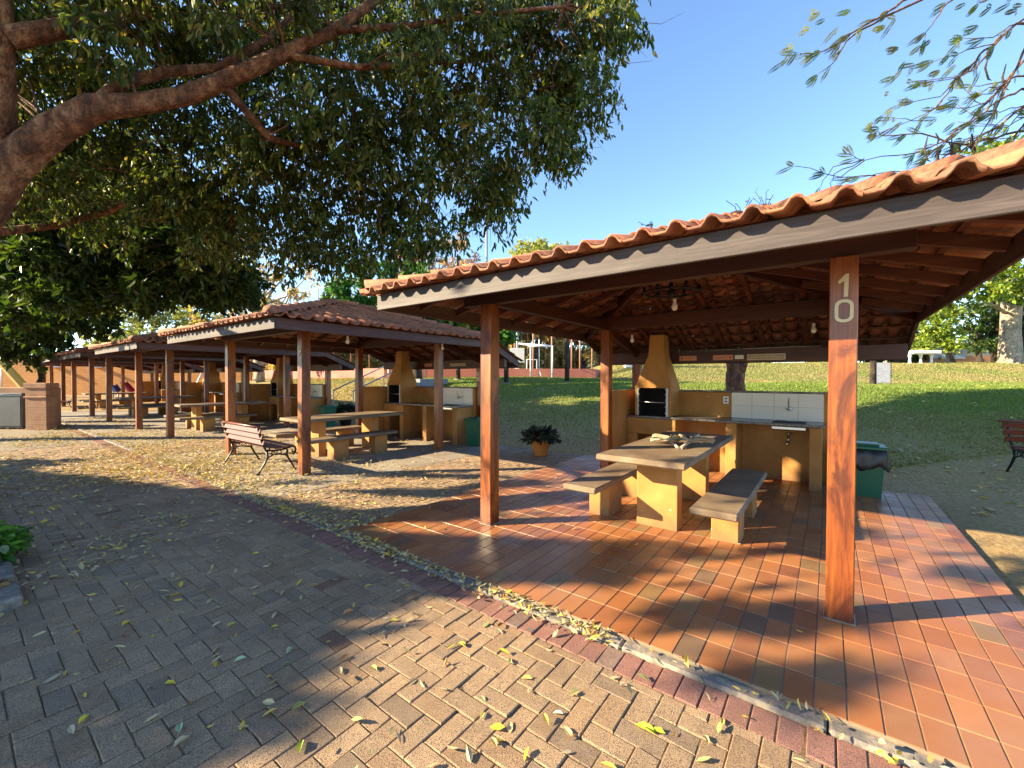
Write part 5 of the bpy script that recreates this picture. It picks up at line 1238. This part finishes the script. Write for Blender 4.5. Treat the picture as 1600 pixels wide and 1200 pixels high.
# ================================================================ LEFT SIDE: planter, pillar, cabinet, orange wall
def rowbox(s, x0, x1, y0, y1, z0, z1, b=.01): s.box(x0, x1, y0, y1, z0, z1, b)
o = rowthing('planter', 0, 0, 0, 0, 'low planting bed with pale kerb stones at the left edge', 'planter')
s = MB(); s.box(-1.75, -1.57, -6.6, -3.27, -.1, .045, .015); s.build('kerb_stone', M['curb'], o)
for i in range(6):
    s = MB(); s.box(-2.8-i*1.0+.004, -1.758-i*1.0 if i == 0 else -1.804-i*1.0, -3.45, -3.27, -.1, .045+random.uniform(-.004, .004), .015); s.build('kerb_stone', M['curb'], o)
s = MB(); s.box(-8.4, -1.752, -6.6, -3.452, -.1, .02, .01); s.build('soil', M['soil'], o)
def leafy(loc, rx, ry, h, n, L, pal, label, wid=.7, name='leafy_plant', drp=.2):
    o = empty(name, loc, 0, label, 'plant')
    a = rng.uniform(0, 2*np.pi, n); r = rng.uniform(0, 1, n)**.5; zz = h*rng.uniform(.15, 1, n)*np.sqrt(np.maximum(.05, 1-.75*r**2))
    P = np.column_stack([rx*r*np.cos(a), ry*r*np.sin(a), zz]); D = np.column_stack([np.cos(a)*.6*r, np.sin(a)*.6*r, rng.uniform(-drp-.3, .3, n)])+rng.normal(0, .4, (n, 3))
    N_ = np.column_stack([rng.normal(0, .45, (n, 2)), np.ones(n)]); LL_ = L*rng.uniform(.5, 1.2, n)
    V, F, k = leaf_geo(P, D, N_, LL_, LL_*wid, fold=.2, curl=rng.uniform(0, .3, n)); np_mesh('foliage', V, F, M['leaf'], np.repeat(leaf_cols(n, pal, .25), k, axis=0), o)
    s = MB()
    for i in range(14):
        q_ = P[random.randrange(n)]; s.tube([(q_[0]*.5, q_[1]*.5, -.02), tuple(q_)], .004, 4)
    s.build('stem', M['darkbark'], o); return o
leafy((-4.66, 3.46, .02), .40, .46, .32, 1500, .085, [((.09, .22, .03), 3), ((.14, .30, .045), 3), ((.05, .13, .02), 2), ((.22, .30, .16), .4)], 'bright green leafy plant in the planting bed at the left edge')
leafy((-3.98, 3.02, .02), .26, .20, .08, 200, .06, [((.30, .16, .05), 3), ((.20, .09, .035), 2)], 'brown withered leaves at the foot of the bright green plant', name='withered_plant')
q = NM('brick_masonry', .9); bt = q.n('ShaderNodeTexBrick', {'Scale': 1.0, 'Mortar Size': .008, 'Brick Width': .24, 'Row Height': .075, 'Color1': (.36, .17, .09, 1), 'Color2': (.27, .12, .065, 1), 'Mortar': (.30, .22, .15, 1)})
cx_ = q.n('ShaderNodeTexCoord'); sep = q.n('ShaderNodeSeparateXYZ', {0: cx_.outputs['Object']}); ad = q.n('ShaderNodeMath', {0: sep.outputs[0], 1: sep.outputs[1]}, operation='ADD'); cb_ = q.n('ShaderNodeCombineXYZ', {0: ad.outputs[0], 1: sep.outputs[2]})
q.t.links.new(cb_.outputs[0], bt.inputs['Vector']); n1 = q.noise(3, 5); q.col(q.mix(q.fac(n1, .4, .8), bt.outputs['Color'], q.mix(.5, bt.outputs['Color'], (.5, .3, .16)))); q.bump(bt.outputs['Fac'], -.4, .008); M['brick'] = q.m
p = gp(57, 672, -.03); o = empty('brick_pillar', (p.x, p.y+.16, -.05), 0, 'square brick pillar with two projecting bands at the left edge', 'pillar')
s = MB(); s.box(-.34, .31, -.16, .16, 0, 1.44, .01); s.box(-.37, .34, -.19, .19, 1.0, 1.05, .01); s.box(-.37, .34, -.19, .19, 1.30, 1.46, .012); s.build('shaft', M['brick'], o)
o = empty('brick_counter', (p.x-1.4, p.y+.75, -.05), 0, 'low brick service counter left of the brick pillar', 'counter')
s = MB(); s.box(-2.4, 1.0, -.25, .35, 0, 1.30, .01); s.build('wall', M['brick'], o)
o = empty('metal_cabinet', (p.x-1.25, p.y+.46, -.05), 0, 'dull grey metal cabinet standing left of the brick pillar', 'cabinet')
s = MB(); s.box(-.9, .58, -.26, .035, .06, 1.14, .01); s.build('body', M['dullsteel'], o)
s = MB(); s.box(-.86, .545, -.275, -.262, .12, 1.06, .004); s.build('door', M['dullsteel'], o)
s = MB(); s.tube([(-.9, -.29, 1.10), (.58, -.29, 1.10)], .012, 8); s.build('handle', M['steel'], o)
# orange boundary wall
q = NM('orange_wall', .9); n1 = q.noise(.6, 6, .6); n2 = q.noise(14, 4); bt = q.n('ShaderNodeTexBrick', {'Scale': 1.0, 'Mortar Size': .01, 'Brick Width': .4, 'Row Height': .2, 'Color1': (.46, .20, .05, 1), 'Color2': (.52, .25, .07, 1), 'Mortar': (.36, .15, .04, 1)})
cx_ = q.n('ShaderNodeTexCoord'); sep = q.n('ShaderNodeSeparateXYZ', {0: cx_.outputs['Object']}); cb_ = q.n('ShaderNodeCombineXYZ', {0: sep.outputs[0], 1: sep.outputs[2]}); q.t.links.new(cb_.outputs[0], bt.inputs['Vector'])
q.col(q.mix(q.fac(n1, .35, .7), bt.outputs['Color'], q.mix(.4, bt.outputs['Color'], (.25, .08, .02)))); q.bump(n2, .3, .02); M['orangewall'] = q.m
o = empty('boundary_wall', (-33, 32.5, -.1), 0, 'long orange block wall behind the far end of the shelters', 'wall')
s = MB(); s.box(-34, 13, -.1, .1, 0, 2.95, .01); s.build('wall', M['orangewall'], o)
s = MB(); s.box(-34.05, 13.05, -.14, .14, 2.951, 3.02, .01); s.build('coping', M['orangewall'], o)
for i, u in enumerate((86, 152)):
    p_ = at(u, 573, 32.3); o = empty('wall_lamp', p_, 0, ['white lamp on the orange wall, left one of two', 'white lamp on the orange wall, right one of two'][i], 'lamp', 'white lamps on the orange wall')
    s = MB(); s.lathe([(0, .12), (.12, .1), (.3, .0), (.32, -.06), (.0, -.06)], 16); s.build('lamp_shade', M['white'], o); s = MB(); s.tube([(0, 0, .08), (0, .2, .14)], .03, 6); s.build('bracket', M['rail'], o)
M['pinkpaint'] = simple('pink_paint', (.55, .12, .12), .6, 0, .1, 3); M['redpaint'] = simple('red_paint', (.5, .03, .05), .5, 0, .1); M['bluepaint'] = simple('blue_paint', (.08, .12, .4), .5, 0, .1); M['yellowpaint'] = simple('yellow_paint', (.6, .38, .05), .5, 0, .1)
def slide(u0_, v0_, u1_, v1_, D, mat, label, w_=.5):
    a, b = at(u0_, v0_, D), at(u1_, v1_, D); o = empty('playground_slide', (b.x, b.y, -.05), 0, label, 'slide', 'slides in the playground'); a, b = a-Vector((b.x, b.y, -.05)), Vector((0, 0, b.z+.05))
    s = MB(); s.bar(a, b, w_*.7, .03); s.build('chute', mat, o)
    for sgn in (-1, 1):
        s = MB(); off = Vector((0, sgn*w_*.38, .05)); s.bar(a+off, b+off, .05, .14); s.build('side_rail', mat, o)
    s = MB(); s.tube([(a.x, a.y, a.z), (a.x, a.y, 0)], .04, 6); s.tube([(b.x, b.y, b.z), (b.x+.05, b.y, 0)], .04, 6); s.build('support', M['rail'], o)
slide(193, 598, 206, 612, 27, M['redpaint'], 'pinkish red slanted slide rails before the orange wall'); slide(177, 602, 184, 612, 27, M['bluepaint'], 'blue slanted slide rails left of the red ones')
slide(2, 566, 40, 608, 28, M['yellowpaint'], 'long yellow slanted rails before the orange wall at far left', .7)
p_ = at(85, 622, 30); o = empty('stand_pipe', (p_.x, p_.y, -.05), 0, 'short pale yellow stand pipe before the orange wall', 'pipe'); s = MB(); s.tube([(0, 0, 0), (0, 0, .9), (.05, 0, 1.05), (.25, 0, 1.05), (.3, 0, .95)], .12, 10); s.build('pipe', M['cream'], o)
p_ = at(322, 600, 30); o = empty('swing_frame', (p_.x, p_.y, -.05), 0, 'pale A shaped swing frame before the wall, left of the third shelter', 'swing'); s = MB()
for sx in (-.7, .7):
    for y_ in (-1, 1): s.tube([(sx, y_*.7, 0), (0, 0, 2.6)], .05, 6)
s.build('frame', M['rail'], o); s = MB(); s.tube([(0, 0, 2.6), (1.5, 1.4, 2.6)], .05, 6); s.build('top_bar', M['rail'], o)
# ================================================================ BEHIND: stairs, court, fence, goal, posts
M['stairstone'] = simple('blue_grey_stair_stone', (.19, .20, .23), .85, 0, .25, 6)
st0 = at(532, 650, 17.2); up_ = Vector((UY.x, UY.y, 0)); rr = Vector((UX.x, UX.y, 0)); o = empty('stairs', (st0.x, st0.y, -.06), ROT, 'grey stone stairs rising behind the second shelter to the court', 'stairs')
s = MB(); ns = 10
for i in range(ns): s.box(-.7, .9, i*.38, i*.38+.39 if i < ns-1 else 5.2, -.1, .16*(i+1), .012)
s.build('steps', M['stairstone'], o)
for j, xx in enumerate((-.62, .82)):
    s = MB(); s.tube([(xx, .05, 1.12), (xx, 3.6, 2.60), (xx, 4.3, 2.62)], .03, 8)
    for y_ in (.06, 1.5, 2.8, 3.75): s.tube([(xx, y_, .16+.42*y_*.98), (xx, y_, 1.10+.417*y_)], .02, 6)
    s.build('handrail', M['rail'], o)
q = NM('court_wall_paint', .85); n1 = q.noise(.8, 6, .65); q.col(q.ramp(n1, [(.3, (.34, .10, .075)), (.55, (.46, .15, .11)), (.75, (.52, .22, .16))])); q.bump(q.noise(20, 4), .2, .01); M['courtwall'] = q.m
C0 = at(924, 590, 24.6); C1 = at(600, 590, 24.6); zc = 1.50
o = empty('court_wall', (C1.x, C1.y, 0), 0, 'low red painted wall around the sports court behind the lawn', 'wall')
LW = C0.x-C1.x; s = MB(); s.box(0, LW, 0, .25, .9, 2.13, .01)
ret = MB(); s.add([(LW, 0, .9), (LW+.25, 0, .9), (LW+3.3, 11, .9), (LW+3.0, 11, .9), (LW, 0, 2.13), (LW+.25, 0, 2.13), (LW+3.3, 11, 2.13), (LW+3.0, 11, 2.13)], [(0, 1, 2, 3), (4, 5, 6, 7), (0, 1, 5, 4), (1, 2, 6, 5), (2, 3, 7, 6), (3, 0, 4, 7)])
dl = Vector((-UX.x, -UX.y, 0)); ln = 17.5; nn_ = Vector((UY.x, UY.y, 0))*.25; a = Vector((0, 0, 0)); b = dl*ln
s.add([tuple(a+Vector((0, 0, .0))), tuple(b), tuple(b+nn_), tuple(a+nn_)]+[tuple(p_+Vector((0, 0, 2.15))) for p_ in (a, b, b+nn_, a+nn_)], [(0, 1, 2, 3), (4, 5, 6, 7), (0, 1, 5, 4), (1, 2, 6, 5), (2, 3, 7, 6), (3, 0, 4, 7)]); s.build('wall', M['courtwall'], o)
# terrace (orange) piece at the stair head
M['fencepost'] = simple('salmon_fence_post', (.50, .24, .17), .6, 0, .1, 4)
o = empty('court_fence', (C1.x, C1.y, 0), 0, 'tall thin fence of salmon posts and top rail around the court', 'fence')
tops = []
for i in range(9):
    p_ = dl*(1.6+i*1.95)+nn_*.5; s = MB(); s.tube([tuple(p_+Vector((0, 0, 2.16))), tuple(p_+Vector((0, 0, 7.7)))], .035, 8); s.build('fence_post', M['fencepost'], o); tops.append(p_+Vector((0, 0, 7.7)))
s = MB(); s.tube([tuple(tops[0])]+[tuple(t) for t in tops[1:]], .025, 6); s.tube([tuple(t-Vector((0, 0, 3.2))) for t in tops], .018, 6); s.build('top_rail', M['fencepost'], o)
for u in (632, 668, 712, 804, 833, 862, 893, 906, 925):
    x = at(u, 580, 26).x-C1.x; s = MB(); s.tube([(x, 1.4, 1.7), (x, 1.4, 7.0)], .045, 8); s.build('fence_post', M['fencepost'], o)
s = MB(); s.tube([(-1, 1.4, 4.55), (LW+.6, 1.4, 4.6)], .02, 6); s.tube([(-1, 1.4, 7.0), (LW+.6, 1.4, 7.0)], .03, 6); s.build('top_rail', M['fencepost'], o)
q = NM('court_net', .8); 
s = MB(); 
for i in range(34): s.tube([(LW*i/33, 1.42, 2.2), (LW*i/33, 1.42, 6.9)], .004, 3)
for i in range(12): s.tube([(0, 1.42, 2.3+i*.4), (LW, 1.42, 2.3+i*.4)], .004, 3)
s.build('net', M['fencepost'], o)
p_ = at(838, 588, 25.9); o = empty('goal', (p_.x, 23.6, 1.45), 0, 'white football goal standing in the court', 'goal')
s = MB(); gw = 1.0; s.tube([(-gw*.45, 0, 0), (-gw*.45, 0, 1.95)], .04, 8); s.tube([(gw*.75, 0, 0), (gw*.75, 0, 1.95)], .05, 8); s.tube([(-gw*.6, 0, 1.95), (gw*.78, 0, 1.9)], .05, 8); s.tube([(-gw*1.1, 1.1, 2.15), (gw*.78, 0, 1.93)], .04, 8); s.tube([(-gw*.45, 0, 1.95), (-gw*1.1, 1.1, 2.15)], .03, 8)
s.tube([(.02, .05, 0), (.02, .05, 2.3)], .03, 6); s.tube([(.02, .05, .6), (.22, 0, 0)], .02, 6); s.build('frame', M['white'], o)
p_ = at(846, 590, 30); o = empty('goal', (at(831, 588, 30).x, 30, 1.7), 0, 'small white goal frame farther back in the court', 'goal')
s = MB(); s.tube([(-.35, 0, 0), (-.35, 0, 1.2), (.35, 0, 1.2), (.35, 0, 0)], .05, 6); s.build('frame', M['white'], o)
p_ = at(808, 590, 25.2); o = empty('basketball_hoop', (p_.x, 24.95, 1.5), 0, 'white basketball backboard on a pale pole at the court edge', 'basketball hoop')
s = MB(); s.box(-.42, .42, -.05, .0, 1.0, 1.85, .01); s.build('backboard', M['white'], o); s = MB(); s.box(-.12, .12, .02, .3, -.1, .8, .01); s.build('base_pillar', M['white'], o); s = MB(); s.tube([(0, .2, 0), (0, .2, 4.2)], .07, 8); s.build('pole', M['rail'], o)
s = MB(); s.tube([(.22*math.cos(i*.524), -.28+.22*math.sin(i*.524), 1.2) for i in range(13)], .015, 6); s.build('ring', M['redpaint'], o)
for (u, y_, h, lab) in ((760, 34, 14.2, 'very tall thin grey light pole rising beside the shade tree crown'),):
    p_ = at(u, 590, y_); o = empty('light_pole', (p_.x, y_, 1.6), 0, lab, 'pole'); s = MB(); s.tube([(0, 0, 0), (0, 0, h)], [.14, .10], 10); s.build('pole', M['rail'], o)
    s = MB(); s.tube([(-.8, 0, h), (.8, 0, h)], .05, 6); s.build('cross_arm', M['rail'], o)
for i, (u, v, yy_, h, lab) in enumerate([(791, 594, 20.5, 2.35, 'dark wooden post on the lawn left of the goal'), (886, 597, 20.5, 2.3, 'dark wooden post on the lawn right of the goal'), (716, 590, 22, 1.6, 'dark wooden post on the lawn behind the second shelter sink'), (1364, 604, 18, 2.6, 'dark post on the lawn right of the numbered post')]):
    p_ = at(u, v, yy_); g0 = tz(p_.x, yy_); o = empty('wooden_post', (p_.x, yy_, g0), 0, lab, 'post', 'dark wooden posts on the lawn')
    s = MB(); s.tube([(0, 0, -.1), (0, 0, h)], [.12, .10], 12); s.build('post', M['darkbark'], o); s = MB(); s.lathe([(0, .05), (.26, .03), (.28, -.05)], 16, (0, 0, 0)); s.build('footing', M['curb'], o)
# small framed thing by the far wall, seen left of the second shelter sign
p_ = at(660, 590, 23.5); g0 = tz(p_.x, 23.5); o = empty('metal_gate', (p_.x, 23.5, g0), 0, 'small dark barred gate on the lawn against the red wall', 'gate'); s = MB()
for i in range(6): s.tube([(-.25+i*.1, 0, 0), (-.25+i*.1, 0, .85)], .012, 5)
s.tube([(-.27, 0, .85), (.28, 0, .85)], .02, 6); s.build('bars', M['iron'], o)
# ---- right: bank with stone ramp, road edge, tables, building
road = MB(); n = 24; xs = np.linspace(6.5, 60, n)
for i in range(n-1):
    a, b = xs[i], xs[i+1]; road.add([(a, 31.0, tz(a, 31)+.02), (b, 31.0, tz(b, 31)+.02), (b, 36, tz(b, 36)+.03), (a, 36, tz(a, 36)+.03), (a, 31, tz(a, 31)-.3), (b, 31, tz(b, 31)-.3)], [(0, 1, 2, 3), (4, 5, 1, 0)])
M['road'] = simple('pale_road_paving', (.30, .29, .29), .9, 0, .15, 2)
tag(road.build('road', M['road'], None), kind='structure')
q = NM('scale_paving', .9); vz = q.n('ShaderNodeTexVoronoi', {'Vector': q.co(), 'Scale': 3.5}, feature='DISTANCE_TO_EDGE').outputs['Distance']; q.col(q.ramp(vz, [(.0, (.14, .14, .15)), (.06, (.27, .27, .28)), (.5, (.33, .33, .33))])); q.bump(vz, .3, .02)
s = MB(); ns = 14
for i in range(ns):
    y0_, y1_ = 21.6+i*.68, 21.6+(i+1)*.68
    a, b, c_, d_ = at(1358, 600, y0_).x, at(1392, 600, y0_).x, at(1390, 600, y1_).x, at(1360, 600, y1_).x
    s.add([(a, y0_, tz(a, y0_)+.05), (b, y0_, tz(b, y0_)+.05), (c_, y1_, tz(c_, y1_)+.05), (d_, y1_, tz(d_, y1_)+.05), (a, y0_, tz(a, y0_)-.2), (b, y0_, tz(b, y0_)-.2)], [(0, 1, 2, 3), (4, 5, 1, 0)])
tag(s.build('ramp', q.m, None), kind='structure')
def bank_table(u, y_, L, mat, label, tilt=0):
    x = at(u, 590, y_).x; g0 = tz(x, y_); o = empty('concrete_table', (x, y_, g0), 0, label, 'table', 'pale concrete tables above the bank')
    s = MB(); s.box(-L/2, L/2, -.5, .5, .66, .66+(.24 if L > 1.8 else .09), .03); s.build('tabletop', mat, o)
    for xx in (-L*.38, 0, L*.38) if L > 1.8 else (0,):
        s = MB(); s.lathe([(.16, 0), (.09, .06), (.07, .35), (.12, .6), (.18, .655)], 12, (xx, 0, 0)); s.build('leg', mat, o)
bank_table(1438, 29.8, 2.0, M['white'], 'sunlit white table at the top of the bank below the roof corner'); bank_table(1480, 30.6, 1.1, M['curb'], 'small round legged grey table right of the sunlit white one')
bank_table(1384, 30.8, 1.4, M['curb'], 'grey table partly hidden behind the roof corner')
M['beige'] = simple('beige_render', (.50, .40, .27), .9, 0, .1, 1); M['bluegrey'] = simple('blue_grey_panel', (.25, .29, .36), .7, 0, .1, 1); M['tanwall'] = simple('tan_wall_paint', (.36, .17, .08), .9, 0, .15, 1)
x = at(1540, 560, 44).x; g0 = tz(x, 44); o = empty('outbuilding', (x, 44, g0), 0, 'beige building with brown lower wall behind the shrubby trees', 'building')
s = MB(); s.box(-5.5, 9, 0, 5, 1.2, 2.4, .02); s.build('wall', M['beige'], o); s = MB(); s.box(-5.52, 9.02, -.03, 5, -.5, 1.195, .01); s.build('lower_wall', M['tanwall'], o)
s = MB(); s.box(-5.6, -2.2, -.12, -.04, .9, 2.0, .01); s.build('door', M['bluegrey'], o); s = MB(); s.box(-5.9, 9.3, -.4, 5.2, 2.402, 2.55, .01); s.build('roof', M['tanwall'], o)
# white marker seen left of the chimney
for (u, v, y_, w_, h, lab) in ((984, 577, 27, .55, .55, 'white box on the lawn edge left of the chimney'), (1075, 570, 33, 1.2, .45, 'white block beside the road right of the chimney')):
    p_ = at(u, v, y_); g0 = tz(p_.x, y_); o = empty('white_box', (p_.x, y_, g0), 0, lab, 'box'); s = MB(); s.box(-w_/2, w_/2, 0, .4, 0, h, .02); s.build('body', M['white'], o); s = MB(); s.box(-w_/2-.02, w_/2+.02, -.02, .42, h+.001, h+.04, .01); s.build('lid', M['white'], o)
# hills far off
hx = np.linspace(-160, 200, 90); V = []; F = []
for i, x in enumerate(hx):
    h = 7+4*math.sin(x*.03+1)+2*math.sin(x*.09)+5*math.exp(-((x+110)/60)**2)
    V += [(x, 150, -3), (x, 165, h*.7), (x, 185, h), (x, 215, -3)]
for i in range(len(hx)-1):
    for j in range(3): F.append((i*4+j, (i+1)*4+j, (i+1)*4+j+1, i*4+j+1))
q = NM('far_hill', .95); n1 = q.noise(.25, 7, .7); q.col(q.ramp(n1, [(.3, (.06, .08, .035)), (.6, (.13, .14, .07))]))
tag(np_mesh('hill', np.array(V), np.array(F), q.m, None, smooth=True), kind='structure')
